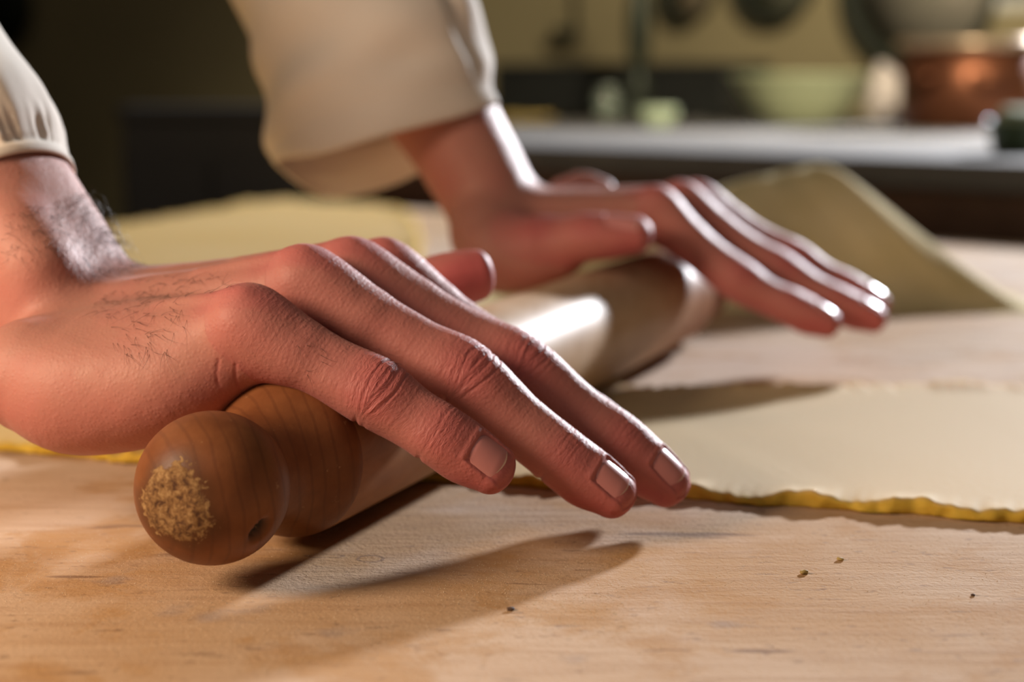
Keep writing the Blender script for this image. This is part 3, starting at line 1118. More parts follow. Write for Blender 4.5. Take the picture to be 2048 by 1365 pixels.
def hair_mesh(V, Nv, patches, name, parent):
    pr = project(V)
    vis = ((V - C_POS) * Nv).sum(1) < 0
    mb_v, mb_f = [], []
    for poly, count, length, flow, lift_, rad in patches:
        m = np.flatnonzero(vis & in_poly(pr[:, 0], pr[:, 1], poly))
        if not len(m): continue
        near = m[pr[m, 2] < np.percentile(pr[m, 2], 90) + 2]
        for i in rng.choice(near, count):
            p, n = V[i], Nv[i]
            f = np.asarray(flow, float) + rng.normal(0, 0.45, 3)
            f = unit(f - (f @ n) * n)
            s = np.cross(n, f) * rng.normal(0, 0.5)
            L_ = length * rng.uniform(0.5, 1.25)
            k = 6
            pts = [p + f * L_ * (t - 0.0) + n * L_ * lift_ * (t - 0.85 * t * t) * 1.6 + s * L_ * t * t for t in np.linspace(0, 1, k)]
            b = len(mb_v)
            e1 = unit(np.cross(f, n))
            for q, pt in enumerate(pts):
                r = rad * (1 - 0.8 * q / (k - 1))
                for a in range(3):
                    an = 2.094 * a
                    mb_v.append(pt + (e1 * math.cos(an) + n * math.sin(an)) * r)
            for q in range(k - 1):
                for a in range(3):
                    c = (a + 1) % 3
                    mb_f.append((b + q * 3 + a, b + q * 3 + c, b + q * 3 + 3 + c, b + q * 3 + 3 + a))
    o = link_mesh(name, mb_v, np.array(mb_f), MAT['hair'], parent, True)
    o['kind'] = 'stuff'
    return o


# near hand
NS = near_spec()
V, Q, Nv, at, nm, tb = finish_hand(NS, 0.08, True, 'hand', True)
# short creases where the little finger meets the palm edge, and wrist folds
for line, dep, wd in (([(432, 725), (440, 768), (468, 812)], 0.07, 0.05), ([(468, 735), (478, 768), (494, 792)], 0.06, 0.045),
                      ([(505, 735), (516, 765), (528, 786)], 0.09, 0.06)):
    ids = pick(V, Nv, line)
    if len(ids) == 3 and np.ptp(project(V[ids])[:, 2]) < 1.2:
        pts = catmull(V[ids], 40)
        lo_, hi_ = pts.min(0) - 0.4, pts.max(0) + 0.4
        m = np.flatnonzero(np.all((V > lo_) & (V < hi_), axis=1))
        dmin = np.min(np.linalg.norm(V[m][:, None] - pts[None], axis=2), axis=1)
        g = gauss(dmin, wd)
        V[m] -= Nv[m] * (dep * 0.45 * g)[:, None]
        at['tint'][m] += (SKIN_RED - at['tint'][m]) * (0.35 * gauss(dmin, wd * 1.3))[:, None]
near_hand = link_mesh('hand', V, Q, MAT['skin'], person, True, at)
near_hand['label'] = 'right hand with splayed fingers nearest the camera'
for k, t in zip(nm, tb): make_nail(t, k, near_hand)
hair_mesh(V, Nv, [
    ([(180, 600), (250, 575), (340, 590), (380, 640), (340, 710), (240, 715)], 110, 0.7, (0.5, -0.5, -0.5), 0.25, 0.0055),
    ([(240, 560), (420, 545), (470, 575), (380, 600)], 45, 0.5, (0.7, -0.4, -0.1), 0.22, 0.006),
    ([(0, 430), (150, 385), (215, 470), (290, 530), (180, 560), (90, 520), (0, 520)], 260, 0.6, (0.6, -0.2, -0.6), 0.32, 0.0055),
    ([(135, 385), (165, 385), (245, 490), (205, 490)], 150, 0.75, (0.5, -0.1, -0.5), 1.0, 0.005),
    ([(590, 690), (640, 690), (660, 740), (620, 765)], 22, 0.42, (0.6, -0.4, -0.6), 0.30, 0.006),
    ([(750, 690), (800, 715), (790, 740)], 5, 0.3, (0.6, -0.4, -0.6), 0.5, 0.005)], 'arm_hair', near_hand)

# far hand
FS = far_spec()
V2, Q2, Nv2, at2, nm2, tb2 = finish_hand(FS, 0.12, False, 'hand', False)
far_hand = link_mesh('hand', V2, Q2, MAT['skin'], person, True, at2)
far_hand['label'] = 'left hand with thumb towards the camera, behind the right hand'
for k, t in zip(nm2, tb2): make_nail(t, k, far_hand)


# sleeves
def loft(rings, thick, inner, name, parent, mat, fold=None):
    """rings: list of (n,3) closed loops from the hem upwards; an inner lining follows the first rings"""
    R = [np.asarray(r) for r in rings]
    n = len(R[0])
    ctr = [r.mean(0) for r in R]
    seq = [R[i] + (ctr[i] - R[i]) / np.linalg.norm(ctr[i] - R[i], axis=1)[:, None] * thick for i in range(inner, -1, -1)]
    lip = (R[0] + seq[-1]) / 2 + (R[0] - R[1]) * 0.25
    seq.append(lip)
    seq += R
    V = np.concatenate(seq)
    f = []
    for r in range(len(seq) - 1):
        i = np.arange(n); k = (i + 1) % n
        f.append(np.stack([r * n + i, r * n + k, (r + 1) * n + k, (r + 1) * n + i], 1))
    f = np.concatenate(f)
    return link_mesh(name, V, f, mat, parent, True)


def smooth_noise(th, ln, seed, comps):
    r = np.random.default_rng(seed)
    out = 0
    for kt, kl, a in comps:
        out = out + a * np.sin(kt * th + kl * ln + r.uniform(0, 6.28))
    return out


n_th = 160
th = np.linspace(0, 2 * math.pi, n_th, endpoint=False)
# near sleeve: elasticated hem hugging the wrist
ax_pts = [U(2, 398, 57.05), U(-22, 362, 57.2), U(-46, 326, 57.4), U(-76, 282, 57.6), U(-110, 232, 57.9), U(-150, 170, 58.2), U(-205, 90, 58.6), U(-270, -10, 59.2), U(-380, -180, 60.2), U(-520, -420, 62), U(-700, -760, 64)]
wdn = [2.42, 2.52, 2.86, 3.05, 3.02, 2.92, 2.98, 3.2, 3.6, 4.2, 4.8]
axd = unit(ax_pts[7] - ax_pts[0])
nf = unit(np.cross(PIN_L, axd)); nf = nf if nf[0] > 0 else -nf
lt = np.cross(nf, axd); lt = lt if lt[1] < 0 else -lt          # towards the camera
K = 90
P = catmull(ax_pts, K); W = catmull([[w] for w in wdn], K)[:, 0]
S_ = np.concatenate([[0], np.cumsum(np.linalg.norm(np.diff(P, axis=0), axis=1))])
rings = []
for i in range(K):
    s = S_[i]
    gath = smooth_noise(th, 0.0, 3, [(29, 0, 0.5), (37, 0, 0.6), (21, 0, 0.5), (47, 0, 0.4), (55, 0, 0.3)]) * (0.065 * sm(s, 0.30, 0.7) * (1 - sm(s, 0.8, 2.0)))
    gath = gath + smooth_noise(th, 0.0, 4, [(13, 0.2, 0.6), (19, 0, 0.5), (9, 0.3, 0.6)]) * 0.030 * sm(s, 0.5, 1.2) * (1 - sm(s, 2.0, 4.2))
    big = smooth_noise(th, s * 0.9, 5, [(3, 1.0, 0.5), (4, -1.4, 0.45), (2, 1.9, 0.5), (5, 0.8, 0.2)]) * 0.12 * sm(s, 1.5, 4.0)
    stitch = -0.06 * gauss(s - 0.48, 0.12) + 0.03 * gauss(s - 0.2, 0.15)
    r = W[i] + gath + big + stitch
    rings.append(P[i] + np.outer(np.cos(th) * r, nf) + np.outer(np.sin(th) * (r + 0.55), lt))
sl1 = loft(rings, 0.10, 10, 'sleeve', person, MAT['cloth'])
sl1['label'] = 'cream cotton sleeve with gathered elastic hem on the right arm'

# far sleeve: loose open cuff hanging below the forearm
hem = [U(997, 206, 80.6), U(930, 228, 78.2), U(770, 268, 76.6), U(640, 306, 76.9), U(560, 318, 78.6), U(556, 335, 81.5), U(640, 392, 84.6), U(735, 385, 86.0), U(840, 345, 86.0), U(950, 262, 84.0)]


def closed_loop(P, n):
    P = np.asarray(P); k = len(P)
    t = np.linspace(0, k, n, endpoint=False); i = t.astype(int) % k; f = (t - np.floor(t))[:, None]
    a, b, c, d = P[i - 1], P[i], P[(i + 1) % k], P[(i + 2) % k]
    return 0.5 * (2 * b + (c - a) * f + (2 * a - 5 * b + 4 * c - d) * f ** 2 + (3 * b - a - 3 * c + d) * f ** 3)


hem = closed_loop(hem, n_th)
cs = [(758, 232, 81.0, 5.45, 4.4), (756, 175, 81.2, 5.5, 4.5), (748, 110, 81.5, 5.35, 4.6), (728, 45, 82.0, 5.4, 4.8), (706, -20, 82.5, 5.5, 5.0), (660, -140, 83.5, 5.7, 5.3), (590, -320, 85, 6.0, 5.6), (490, -600, 87, 6.6, 6.0)]
ring_c = []
for (u, v, d, a, b) in cs:
    c = U(u, v, d)
    axd2 = unit(U(600, -260, 84) - U(770, 260, 81))
    e1 = unit(np.array([1, 0, 0]) - axd2[0] * axd2)
    e2 = np.cross(e1, axd2); e2 = e2 if e2[1] < 0 else -e2
    ring_c.append(c + np.outer(np.cos(th) * a, e1) + np.outer(np.sin(th) * b, e2))
key = [hem] + ring_c
K = 84
tt = np.linspace(0, len(key) - 1, K)
stack = np.stack(key)                                    # (k, n, 3)
flat = catmull(stack.reshape(len(key), -1), K).reshape(K, n_th, 3)
rings = []
for i in range(K):
    s = tt[i]
    c = flat[i].mean(0)
    dirn = flat[i] - c
    dirn /= np.linalg.norm(dirn, axis=1)[:, None]
    dent = smooth_noise(th, s * 1.5, 9, [(3, 1.1, 0.5), (5, -1.7, 0.4), (2, 2.0, 0.5), (8, 1.0, 0.15)]) * 0.15 * sm(s, 0.3, 1.5)
    seam = -0.07 * gauss(s - 0.62, 0.05) + 0.04 * gauss(s - 0.2, 0.2)
    crease = -0.35 * gauss(np.angle(np.exp(1j * (th - 0.42 - 0.1 * s))), 0.10) * sm(s, 0.5, 1.5)
    rings.append(flat[i] + dirn * (dent + seam + crease)[:, None])
sl2 = loft(rings, 0.14, 26, 'sleeve', person, MAT['cloth'])
sl2['label'] = 'loose open cream cotton sleeve on the left arm'

# ------------------------------------------------------------------ rolling pin
pin = empty('rolling_pin', PIN_A + PIN_L * 24 - UP * 2.4)
tag(pin, 'wooden rolling pin with worn round knob, pressed under both palms', 'rolling pin')


def handle_material():
    n = N('brown_handle_wood')
    vec = n.coords('Object')
    # growth rings run across the knob
    wv = n.node('ShaderNodeTexWave', wave_type='BANDS', bands_direction='X')
    mp = n.coords('Object', (1, 1, 1), (0, 0.15, math.radians(-24)))
    n.t.links.new(mp, wv.inputs['Vector'])
    wv.inputs['Scale'].default_value = 80
    wv.inputs['Distortion'].default_value = 3.0
    wv.inputs['Detail'].default_value = 2
    wv.inputs['Detail Scale'].default_value = 0.6
    base = n.ramp(n.noise(vec, 90, 5), [(0.3, (0.165, 0.055, 0.019)), (0.7, (0.25, 0.095, 0.034))])
    c = n.mix(n.ramp(wv.outputs['Fac'], [(0.82, (0, 0, 0)), (0.99, (0.45, 0.45, 0.45))]), base, (0.13, 0.045, 0.018))
    # worn end grain
    fib = n.noise(vec, 620, 5, 0.75, 0.6)
    worn = n.ramp(fib, [(0.38, (0.08, 0.035, 0.016)), (0.52, (0.25, 0.135, 0.05)), (0.68, (0.44, 0.29, 0.13))])
    wm = n.math('MULTIPLY', n.attr('worn'), 1.0)
    wm = n.math('GREATER_THAN', n.math('ADD', wm, n.math('MULTIPLY', n.math('SUBTRACT', fib, 0.5), 0.9)), 0.5)
    c = n.mix(n.ramp(n.attr('worn'), [(0.12, (0, 0, 0)), (0.42, (0.6, 0.6, 0.6))]), c, (0.07, 0.03, 0.012))
    c = n.mix(wm, c, worn)
    c = n.mix(n.attr('pit'), c, (0.02, 0.012, 0.008))
    scuff = n.noise(vec, 260, 4, 0.7)
    c = n.mix(n.ramp(scuff, [(0.66, (0, 0, 0)), (0.74, (0.5, 0.5, 0.5))]), c, (0.50, 0.30, 0.15))
    hgt = n.math('ADD', n.math('MULTIPLY', n.noise(vec, 500, 3), 0.15), n.math('MULTIPLY', n.math('MULTIPLY', wm, fib), 1.6))
    return n.out(color=c, rough=n.math('ADD', n.math('MULTIPLY', wm, 0.35), 0.46), normal=n.bump(hgt, 0.5, 0.0008), spec=0.28)


def barrel_material():
    n = N('maple_barrel')
    vec = n.coords('Object', (1, 0.07, 1), (0, 0, math.radians(20.9)))
    f = n.noise(vec, 150, 5, 0.6, 0.3)
    c = n.ramp(f, [(0.3, (0.50, 0.32, 0.18)), (0.7, (0.64, 0.45, 0.29))])
    fl_ = n.noise(n.coords('Object'), 45, 4)
    c = n.mix(n.ramp(fl_, [(0.45, (0, 0, 0)), (0.8, (0.5, 0.5, 0.5))]), c, (0.70, 0.55, 0.40))
    dk_ = n.ramp(f, [(0.3, (0.27, 0.11, 0.04)), (0.7, (0.38, 0.17, 0.07))])
    c = n.mix(n.attr('warm_lit'), c, dk_)  # ends painted brown for warm light, pale middle for daylight and flour
    return n.out(color=c, rough=0.48, normal=n.bump(f, 0.2, 0.0003), spec=0.14)


MAT['handle'] = handle_material(); MAT['barrel'] = barrel_material()


def revolve(prof, seg, o, ax, e1):
    e2 = np.cross(ax, e1)
    a = np.linspace(0, 2 * math.pi, seg, endpoint=False)
    V = np.concatenate([o + ax * h + np.outer(np.cos(a), e1) * r + np.outer(np.sin(a), e2) * r for r, h in prof])
    f = []
    for i in range(len(prof) - 1):
        j = np.arange(seg); k = (j + 1) % seg
        f.append(np.stack([i * seg + j, i * seg + k, (i + 1) * seg + k, (i + 1) * seg + j], 1))
    return V, np.concatenate(f)


def knob_profile(RK, flat):
    pr = [(1e-3, -RK * flat)]
    a0 = math.acos(min(1, flat))
    for a in np.linspace(a0 * 0.25, a0, 8): pr.append((RK * math.sin(a) * 1.0, -RK * (flat + 0.004 * math.cos(a * 9))))
    for a in np.linspace(a0, 2.30, 44)[1:]: pr.append((RK * math.sin(a), -RK * math.cos(a)))
    r, h = pr[-1]
    for t in np.linspace(0, 1, 22)[1:]:
        pr.append((r + (1.66 - r) * sm(t, 0, 0.45) + (2.40 - 1.66) * sm(t, 0.30, 1.0), h + t * 2.9))
    return pr


PLEN = 48.6
for side in (0, 1):
    RK = 2.07
    pr = knob_profile(RK, 0.955)
    o = PIN_A if side == 0 else PIN_A + PIN_L * PLEN
    ax = PIN_L if side == 0 else -PIN_L
    Vk, Fk = revolve(pr, 96, o, ax, UP)
    q = (Vk - o) @ ax
    rr = np.linalg.norm((Vk - o) - np.outer(q, ax), axis=1)
    a = np.arctan2((Vk - o) @ np.cross(ax, UP), (Vk - o) @ UP)
    worn = (q < 0) * np.clip(1.35 - rr / (1.0 + 0.07 * np.sin(3 * a + 1) + 0.05 * np.sin(7 * a)) * 0.85, 0, 1)
    pit = np.zeros(len(Vk))
    if side == 0:
        tgt = U(520, 1058, 45.8)
        k = np.linalg.norm(Vk - tgt, axis=1)
        c = Vk[np.argmin(k)]
        dv = Vk - c
        al = dv @ unit(PIN_L * 0.6 + UP * 0.8)
        d2 = (al / 0.42) ** 2 + ((np.linalg.norm(dv, axis=1) ** 2 - al ** 2) / 0.24 ** 2)
        pit = np.exp(-d2 ** 2)
        inw_ = (o + np.outer(q, ax)) - Vk
        Vk = Vk + inw_ / (np.linalg.norm(inw_, axis=1)[:, None] + 1e-6) * (0.30 * pit)[:, None]
    ob = link_mesh('handle', Vk, Fk, MAT['handle'], pin, True, dict(worn=worn, pit=np.clip(pit * 1.3, 0, 1)))
    ob['label'] = 'round reddish-brown knob handle with worn end' if side == 0 else 'round knob handle at the far end'
hb = 2.07 * 0.6663 + 2.9
br = [(2.40, hb - 0.02)] + [(2.41, hb + x) for x in np.linspace(0.4, PLEN - 2 * hb - 0.4, 60)] + [(2.40, PLEN - hb + 0.02)]
Vb, Fb = revolve(br, 128, PIN_A, PIN_L, UP)
sb = (Vb - PIN_A) @ PIN_L
ab = np.arctan2((Vb - PIN_A) @ UP, (Vb - PIN_A) @ PIN_F)
warm_lit = 1 - sm(np.minimum(sb, PLEN - sb) + 0.5 * np.sin(ab * 2 + 1), hb + 1.5, hb + 13)  # warm-lit brown fades along the barrel into the daylit, floured tone
link_mesh('barrel', Vb, Fb, MAT['barrel'], pin, True, dict(warm_lit=warm_lit))

# ------------------------------------------------------------------ flour mound
pk = U(1636, 324, 111.0)
peak_h = pk[2]
R_ = 26.0
n_ = 150
gx = np.linspace(-R_, R_, n_)
X, Y = np.meshgrid(gx, gx, indexing='ij')
rot = math.radians(0)


def soft_min(a, b, k):
    h = np.clip(0.5 + 0.5 * (b - a) / k, 0, 1)
    return b * (1 - h) + a * h - k * h * (1 - h)


front = peak_h + 1.02 * (Y + 0.12 * X) + 0.9
right = peak_h - 0.95 * (X * 0.98 + Y * 0.12) + 0.9
back = peak_h - 0.72 * (Y * 0.97 - X * 0.05) + 0.9
left = peak_h + 0.42 * (X + 0.3 * Y) + 0.7
left2 = peak_h + 0.85 * (X + 11) + 2.0
Hh = soft_min(soft_min(soft_min(front, right, 2.4), soft_min(back, left, 2.0), 2.0), left2, 2.0)
Hh += 0.16 * np.sin(X * 0.9 + 0.7 * Y) * np.cos(Y * 0.6) + 0.06 * np.sin(X * 2.7 + Y * 1.9)
toe = np.log1p(np.exp(Hh / 0.7)) * 0.7 - 0.02
toe = np.maximum(toe - 0.06, -0.02)
keep = toe > 0.0
Vf = np.stack([X + pk[0], Y + pk[1], np.maximum(toe, 0.0)], -1).reshape(-1, 3)
idx = np.arange(n_ * n_).reshape(n_, n_)
ff = np.stack([idx[:-1, :-1], idx[1:, :-1], idx[1:, 1:], idx[:-1, 1:]], -1).reshape(-1, 4)
ff = ff[keep.reshape(-1)[ff].any(1)]
us = np.unique(ff); mp_ = -np.ones(n_ * n_, int); mp_[us] = np.arange(len(us))
fm = link_mesh('flour_mound', Vf[us], mp_[ff], MAT['flour'], None, True)
tag(fm, 'pale yellow heaped mound of flour with a sharp ridge, at the back of the table', 'flour')

# ------------------------------------------------------------------ crumbs and flour grains on the table
crumb_mat = plain('dough_crumb', (0.46, 0.34, 0.12), 0.7, vary=0.2, scale=300)


def blob(c, r, seed, squash=0.7, sub=2, rough=0.22):
    bm = bmesh.new()
    bmesh.ops.create_icosphere(bm, subdivisions=sub, radius=1.0)
    rr = np.random.default_rng(seed)
    ph = rr.uniform(0, 6.28, 6)
    vs = []
    for v in bm.verts:
        p = np.array(v.co)
        k = 1 + rough * (math.sin(3 * p[0] + ph[0]) * math.sin(3.3 * p[1] + ph[1]) + 0.6 * math.sin(6 * p[2] + ph[2]) * math.sin(5 * p[0] + ph[3]))
        vs.append(np.asarray(c) + p * k * np.asarray(r) * np.array([1, 1, squash]))
    bm.verts.index_update()
    f = [[v.index for v in q.verts] for q in bm.faces]
    bm.free()
    return vs, f


for i, (u, v, r, lab) in enumerate(((1608, 1149, 0.09, 'larger pale crumb of dough on the table, left of two'), (1680, 1122, 0.075, 'pale crumb of dough on the table nearest the dough edge'),
                                    (1946, 1193, 0.05, 'tiny dark crumb on the table at the right'), (1022, 1222, 0.075, 'dark crumb on the table in the shadow of the hand'))):
    c = G(u, v)
    m = MB(); m.add(*blob(c + UP * r * 0.6, np.array([r * 1.4, r, r]), i + 3))
    o = m.build('dough_crumb', crumb_mat if i < 2 else plain('dark_crumb', (0.10, 0.06, 0.04), 0.8, scale=200))
    tag(o, lab, 'crumb', 'crumbs on the table')

gv, gf = [], []
cube = np.array([[0, 0, 1], [1, 0, 0], [-0.5, 0.87, 0], [-0.5, -0.87, 0], [0, 0, -0.3]])
cf = [(0, 1, 2), (0, 2, 3), (0, 3, 1), (4, 2, 1), (4, 3, 2), (4, 1, 3)]
for zone, cnt in ((((300, 1180), (1250, 1340)), 1300), (((0, 950), (2048, 1360)), 2600), (((850, 1120), (1250, 1260)), 700), (((0, 1080), (420, 1340)), 700)):
    (u0, v0), (u1, v1) = zone
    for _ in range(cnt):
        c = G(rng.uniform(u0, u1), rng.uniform(v0, v1))
        if c[1] > 56: continue
        r = 0.012 * rng.uniform(0.5, 1.6)
        b = len(gv)
        an = rng.uniform(0, 6.28); ca, sa = math.cos(an), math.sin(an)
        for p in cube * r:
            gv.append((c[0] + p[0] * ca - p[1] * sa, c[1] + p[0] * sa + p[1] * ca, c[2] + p[2] + r * 0.2))
        gf += [tuple(k + b for k in q) for q in cf]
fg = link_mesh('flour_grains', gv, np.array(gf), plain('flour_grain', (0.82, 0.70, 0.52), 0.8, scale=200), None, False)
tag(fg, 'fine flour grains scattered over the near table', 'flour', kind='stuff')

# ------------------------------------------------------------------ kitchen counter along the wall
counter = empty('kitchen_counter', np.array([CO[0], CO[1], FLOOR_Z]))
stone = plain('grey_counter_stone', (0.17, 0.16, 0.15), 0.8, vary=0.12, scale=20, spec=0.12)
dark_red = wood_material('dark_red_wood', (0.060, 0.022, 0.016), (0.030, 0.013, 0.010), (1, 1, 1), 30, 0.5)
knob_m = plain('dark_brass', (0.18, 0.12, 0.05), 0.4, 0.8)
C0 = CO - CE * 96
MB().box(C0 - UP * 2.6 - CN * 1.2, CE * 280, CN * (WALL_D + 1.0), UP * 2.6, 0.3).build('worktop', stone, counter, smooth=False)
MB().box(C0 - UP * (CO[2] - FLOOR_Z - 9), CE * 280, CN * (WALL_D - 2), UP * (CO[2] - FLOOR_Z - 9 - 2.6), 0.1).build('carcass', dark_red, counter, smooth=False)
MB().box(C0 - UP * 7.2 - CN * 0.2, CE * 280, CN * 0.8, UP * 4.4, 0.1).build('apron', wood_material('brown_apron_wood', (0.17, 0.085, 0.05), (0.10, 0.045, 0.028), (1, 1, 1), 30, 0.5), counter, smooth=False)
for i in range(7):
    o = C0 + CE * (i * 41 + 1.0) - UP * 72 - CN * 0.9
    d = MB().box(o, CE * 39, CN * 0.9, UP * 63, 0.2).build('door', dark_red, counter, smooth=False)
    k = o + CE * 35 + UP * 50 - CN * 0.1
    MB().lathe([(0.01, 0), (0.5, 0), (0.5, 1.0), (1.1, 1.4), (1.1, 2.0), (0.01, 2.3)], k, -CN, 20, False).build('knob', knob_m, d)
tag(counter, 'dark red wooden counter with grey top behind the table', 'counter')


def on_counter(u, n):
    """point of the counter top seen in photo column u, n behind the front edge, and units per photo pixel there"""
    k = (u - CX) / FPX
    p0 = CO + CN * n
    # X = k * depth, depth ~ Y * cos(pitch) + drop * sin(pitch)
    y = ((p0[0] * CN[0] + p0[1] * CN[1]) - k * (CAM_H - ZC) * math.sin(PITCH) * CN[0]) / (k * math.cos(PITCH) * CN[0] + CN[1])
    d = y * math.cos(PITCH) + (CAM_H - ZC) * math.sin(PITCH)
    return np.array([k * d, y, ZC]), d / FPX


# pale green bowl
b, k = on_counter(1600, 92)
r = 146 * k
m = MB().lathe([(0.01, 0.0), (r * .52, 0.0), (r * .56, r * .04), (r * .72, r * .25), (r * .87, r * .47), (r * .96, r * .63), (r, r * .66), (r * .97, r * .69), (r * .91, r * .63), (r * .81, r * .45), (r * .67, r * .25), (r * .48, r * .09), (0.01, r * .07)], b, UP, 64, False)
o = m.build('mixing_bowl', plain('pale_green_glaze', (0.52, 0.56, 0.34), 0.3, vary=0.05))
tag(o, 'wide pale green ceramic bowl on the counter', 'bowl')

# copper pot
b, k = on_counter(1932, 86)
pot = empty('copper_pot', b)
copper = plain('aged_copper', (0.19, 0.07, 0.035), 0.42, 0.8, vary=0.35, scale=10)
q = 134 * k / 10.9
MB().lathe([(x * q, y * q) for x, y in [(0.01, 0), (10.2, 0), (10.6, 0.4), (10.8, 6), (10.9, 13.2), (10.6, 13.2), (10.4, 6), (10.0, 0.8), (0.01, 0.7)]], b, UP, 64, False).build('body', copper, pot)
MB().lathe([(x * q, y * q) for x, y in [(10.7, 12.8), (11.7, 12.9), (11.8, 13.7), (11.5, 14.3), (10.7, 14.3), (10.5, 13.3), (10.7, 12.8)]], b, UP, 64, False).build('rim', plain('tinned_rim', (0.52, 0.38, 0.26), 0.35, 0.7), pot)
for a0 in (unit(np.array([-0.8, -0.6, 0])), unit(np.array([0.05, -1.0, 0]))):
    s0 = np.cross(a0, UP)
    pts = [b + q * x for x in (a0 * 10.9 + s0 * -2.6 + UP * 8.6, a0 * 12.6 + s0 * -2.4 + UP * 8.4, a0 * 13.4 + UP * 8.0, a0 * 12.6 + s0 * 2.4 + UP * 8.4, a0 * 10.9 + s0 * 2.6 + UP * 8.6)]
    MB().tube(list(catmull(pts, 18)), 0.55 * q, 10).build('handle', copper, pot)
tag(pot, 'copper cooking pot with pale rim at the right end of the counter', 'pot')

# crumpled white cloth between bowl and pot
b, k = on_counter(1772, 104)
m = MB(); m.add(*blob(b + UP * 52 * k, np.array([44, 40, 66]) * k, 21, 0.85, 4, 0.30))
o = m.build('kitchen_cloth', plain('white_linen', (0.72, 0.64, 0.60), 0.9, vary=0.05))
tag(o, 'crumpled white cloth between the green bowl and the copper pot', 'cloth')

# low dark green dish near the counter front
b, k = on_counter(2036, 18)
q = 70 * k / 3.9
m = MB().lathe([(x * q, y * q) for x, y in [(0.01, 0.0), (2.6, 0.0), (2.9, 0.3), (3.3, 2.3), (3.7, 3.3), (3.9, 3.5), (3.6, 3.6), (3.1, 2.4), (2.4, 0.5), (0.01, 0.4)]], b, UP, 48, False)
o = m.build('serving_dish', plain('dark_green_glaze', (0.10, 0.14, 0.08), 0.25, vary=0.3))
tag(o, 'dark green dish near the front of the counter at the right edge', 'dish')
m = MB(); m.add(*blob(b + UP * 3.6 * q, np.array([3.0, 3.0, 2.6]) * q, 8, 0.6, 3, 0.15))
o = m.build('lettuce', plain('pale_leaf_green', (0.42, 0.48, 0.30), 0.5, vary=0.3, scale=60))
tag(o, 'pale green salad heaped in the dark green dish', 'vegetable')

# long black stove at the back of the counter
bl, k = on_counter(985, 104); br_, _ = on_counter(1452, 104)
ln = np.linalg.norm(br_ - bl)
tray = empty('stove', bl)
blackm = plain('black_enamel', (0.028, 0.029, 0.027), 0.35, vary=0.2)
MB().box(bl, CE * ln, CN * 14, UP * 95 * k, 0.5).build('body', blackm, tray, smooth=False)
MB().box(bl + UP * 95 * k - CN * 0.6, CE * ln, CN * 14.6, UP * 0.7, 0.2).build('top_edge', plain('dark_steel', (0.13, 0.13, 0.12), 0.35, 0.7), tray, smooth=False)
tag(tray, 'long black enamel stove at the back of the counter', 'stove')

# tall dark metal stand
b, k = on_counter(1276, 84)
st = empty('bottle_stand', b)
dk = plain('dark_green_metal', (0.035, 0.042, 0.028), 0.4, 0.3)
q = 25 * k / 2.1
MB().lathe([(x * q, y * q) for x, y in [(0.01, 0), (3.0, 0), (3.0, 0.5), (2.0, 1.2), (1.3, 2.6), (1.9, 5.2), (1.5, 7.6), (1.1, 8.6)]], b, UP, 32, False).build('base', dk, st)
MB().lathe([(x * q, y * q) for x, y in [(1.1, 8.5), (1.5, 10), (2.0, 13), (2.1, 17), (1.7, 20.5), (1.2, 24), (1.3, 33), (0.01, 33)]], b, UP, 32, False).build('column', dk, st)
tag(st, 'tall slender dark green metal stand on the counter', 'stand')

glass_g = N('greenish_glass').out(color=(0.70, 0.82, 0.66), rough=0.08, trans=0.75, ior=1.45)
b, k = on_counter(1316, 56)
q = 40 * k / 3.1
m = MB().lathe([(x * q, y * q) for x, y in [(0.01, 0), (2.0, 0), (2.4, 0.6), (3.0, 2.0), (3.1, 3.2), (2.9, 3.3), (2.7, 2.0), (1.9, 0.7), (0.01, 0.5)]], b, UP, 40, False)
o = m.build('glass_bowl', plain('milky_green_glass', (0.46, 0.55, 0.38), 0.15, vary=0.08))
tag(o, 'small milky green bowl in front of the tall dark stand', 'bowl')
b, k = on_counter(1215, 84)
q = 26 * k / 3.0
jar = empty('glass_jar', b)
MB().lathe([(x * q, y * q) for x, y in [(0.01, 0), (2.9, 0), (3.0, 0.4), (3.0, 5.4), (2.4, 6.4), (2.4, 7.0), (2.2, 7.0), (2.2, 6.4), (2.8, 5.3), (2.8, 0.5), (0.01, 0.4)]], b, UP, 40, False).build('body', glass_g, jar)
MB().lathe([(x * q, y * q) for x, y in [(0.01, 7.0), (2.6, 7.0), (2.7, 7.3), (2.6, 8.0), (0.01, 8.2)]], b, UP, 32, False).build('lid', plain('grey_lid', (0.30, 0.33, 0.28), 0.3, 0.6), jar)
tag(jar, 'glass jar with metal lid left of the tall dark stand', 'jar')
b, k = on_counter(1025, 70)
m = MB().box(b - CE * 6 - CN * 4, CE * 10, CN * 10, UP * 1.2, 0.3)
o = m.build('chopping_board', plain('yellow_wood', (0.40, 0.29, 0.09), 0.5))
tag(o, 'small yellow wooden chopping board flat on the counter', 'board')


# pans hanging on the wall
def on_wall(u, v, off=0.0):
    r = C_FW + C_RT * (u - CX) / FPX + C_DN * (v - CY) / FPX
    p0 = CO + CN * (WALL_D - off)
    return C_POS + r * (((p0 - C_POS) @ CN) / (r @ CN))


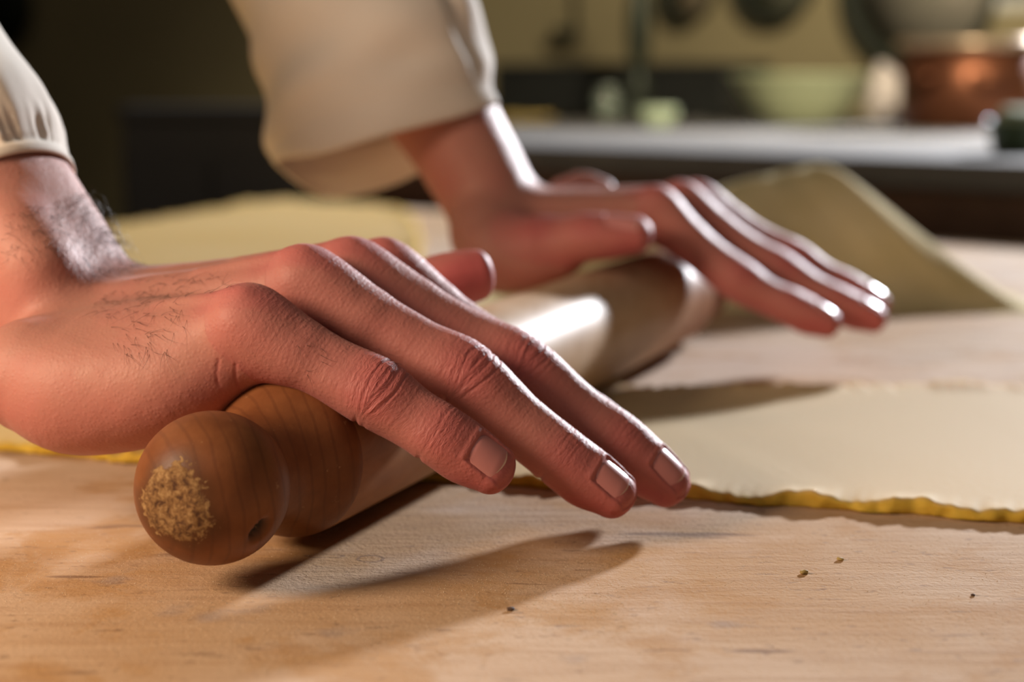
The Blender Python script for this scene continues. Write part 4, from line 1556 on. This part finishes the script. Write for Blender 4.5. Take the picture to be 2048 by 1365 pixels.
ring_m = plain('blackened_iron', (0.030, 0.034, 0.024), 0.7, 0.0, spec=0.2)
for (u, v, rpx, lab, inner) in ((1852, -38, 175, 'large round grey-bottomed pan with dark rim on the wall above the copper pot', (0.34, 0.31, 0.25)),
                                (1562, -52, 98, 'dark round iron pan on the wall above the green bowl', (0.17, 0.17, 0.12)),
                                (1385, -16, 62, 'small round pan on the wall, leftmost of the three hanging pans', (0.25, 0.20, 0.13)),
                                (20, 10, 85, 'dark green round pan hanging on the shaded wall at the far left', (0.02, 0.028, 0.02))):
    c = on_wall(u, v, 0.6)
    d = (c - C_POS) @ C_FW
    R = rpx * d / FPX
    p = empty('hanging_pan', c - UP * R)
    MB().lathe([(0.01, 0.3), (R * 0.86, 0.3), (R * 0.88, 0.9), (0.01, 0.9)], c, -CN, 56, False).build('pan_base', plain('pan_base', inner, 0.4, 0.3), p)
    MB().lathe([(R * 0.84, 0.2), (R * 0.90, 2.4), (R * 1.0, 3.2), (R * 1.02, 2.8), (R * 0.93, 0.2), (R * 0.84, 0.2)], c, -CN, 56, False).build('pan_rim', ring_m, p)
    MB().tube([c + UP * R * 0.95 - CN * 2, c + UP * R * 1.5 - CN * 2.2, c + UP * R * 2.1 - CN * 1.6], [R * 0.10, R * 0.07, R * 0.09], 10).build('handle', ring_m, p)
    tag(p, lab, 'pan', 'pans hanging on the wall')
c = on_wall(1148, 30, 1.5)
ld = empty('ladle', c - UP * 8)
MB().lathe([(0.01, -2.2), (1.6, -1.8), (2.6, -0.8), (3.0, 0.4), (2.7, 0.4), (2.2, -0.7), (0.01, -1.7)], c - UP * 3 - CN * 2.4, UP, 32, False).build('cup', ring_m, ld)
MB().tube([c - UP * 2.6 - CN * 0.4 + CE * 1.0, c + UP * 8, c + UP * 20], [0.4, 0.45, 0.5], 8).build('handle', ring_m, ld)
tag(ld, 'dark ladle hanging on the wall, beside the far sleeve', 'ladle')

# dark cabinet in the shade behind the table on the left
b = U(430, 420, 202)
cab = empty('cabinet', np.array([b[0], b[1], FLOOR_Z]))
cabm = plain('black_wood', (0.030, 0.029, 0.028), 0.6, vary=0.1)
top = U(430, 213, 202)[2]
MB().box((b[0] - 10.5, b[1], FLOOR_Z), (20.5, 0, 0), (0, 9.5, 0), UP * (top - FLOOR_Z - 1.5), 0.3).build('body', cabm, cab, smooth=False)
MB().box((b[0] - 11, b[1] - 0.6, top - 1.5), (21.5, 0, 0), (0, 10.3, 0), UP * 1.5, 0.3).build('cabinet_top', cabm, cab, smooth=False)
for i in range(2):
    d = MB().box((b[0] - 10 + i * 10, b[1] - 0.8, FLOOR_Z + 8), (9.6, 0, 0), (0, 0.8, 0), UP * (top - FLOOR_Z - 14), 0.2).build('door', cabm, cab, smooth=False)
    MB().lathe([(0.01, 0), (0.5, 0), (0.5, 1.0), (1.0, 1.4), (1.0, 1.9), (0.01, 2.2)], np.array([b[0] - 10 + i * 10 + (8.2 if i == 0 else 1.4), b[1] - 0.8, top - 30]), (0, -1, 0), 16, False).build('knob', knob_m, d)
tag(cab, 'low black cabinet in the shade behind the table, left of the far sleeve', 'cabinet')
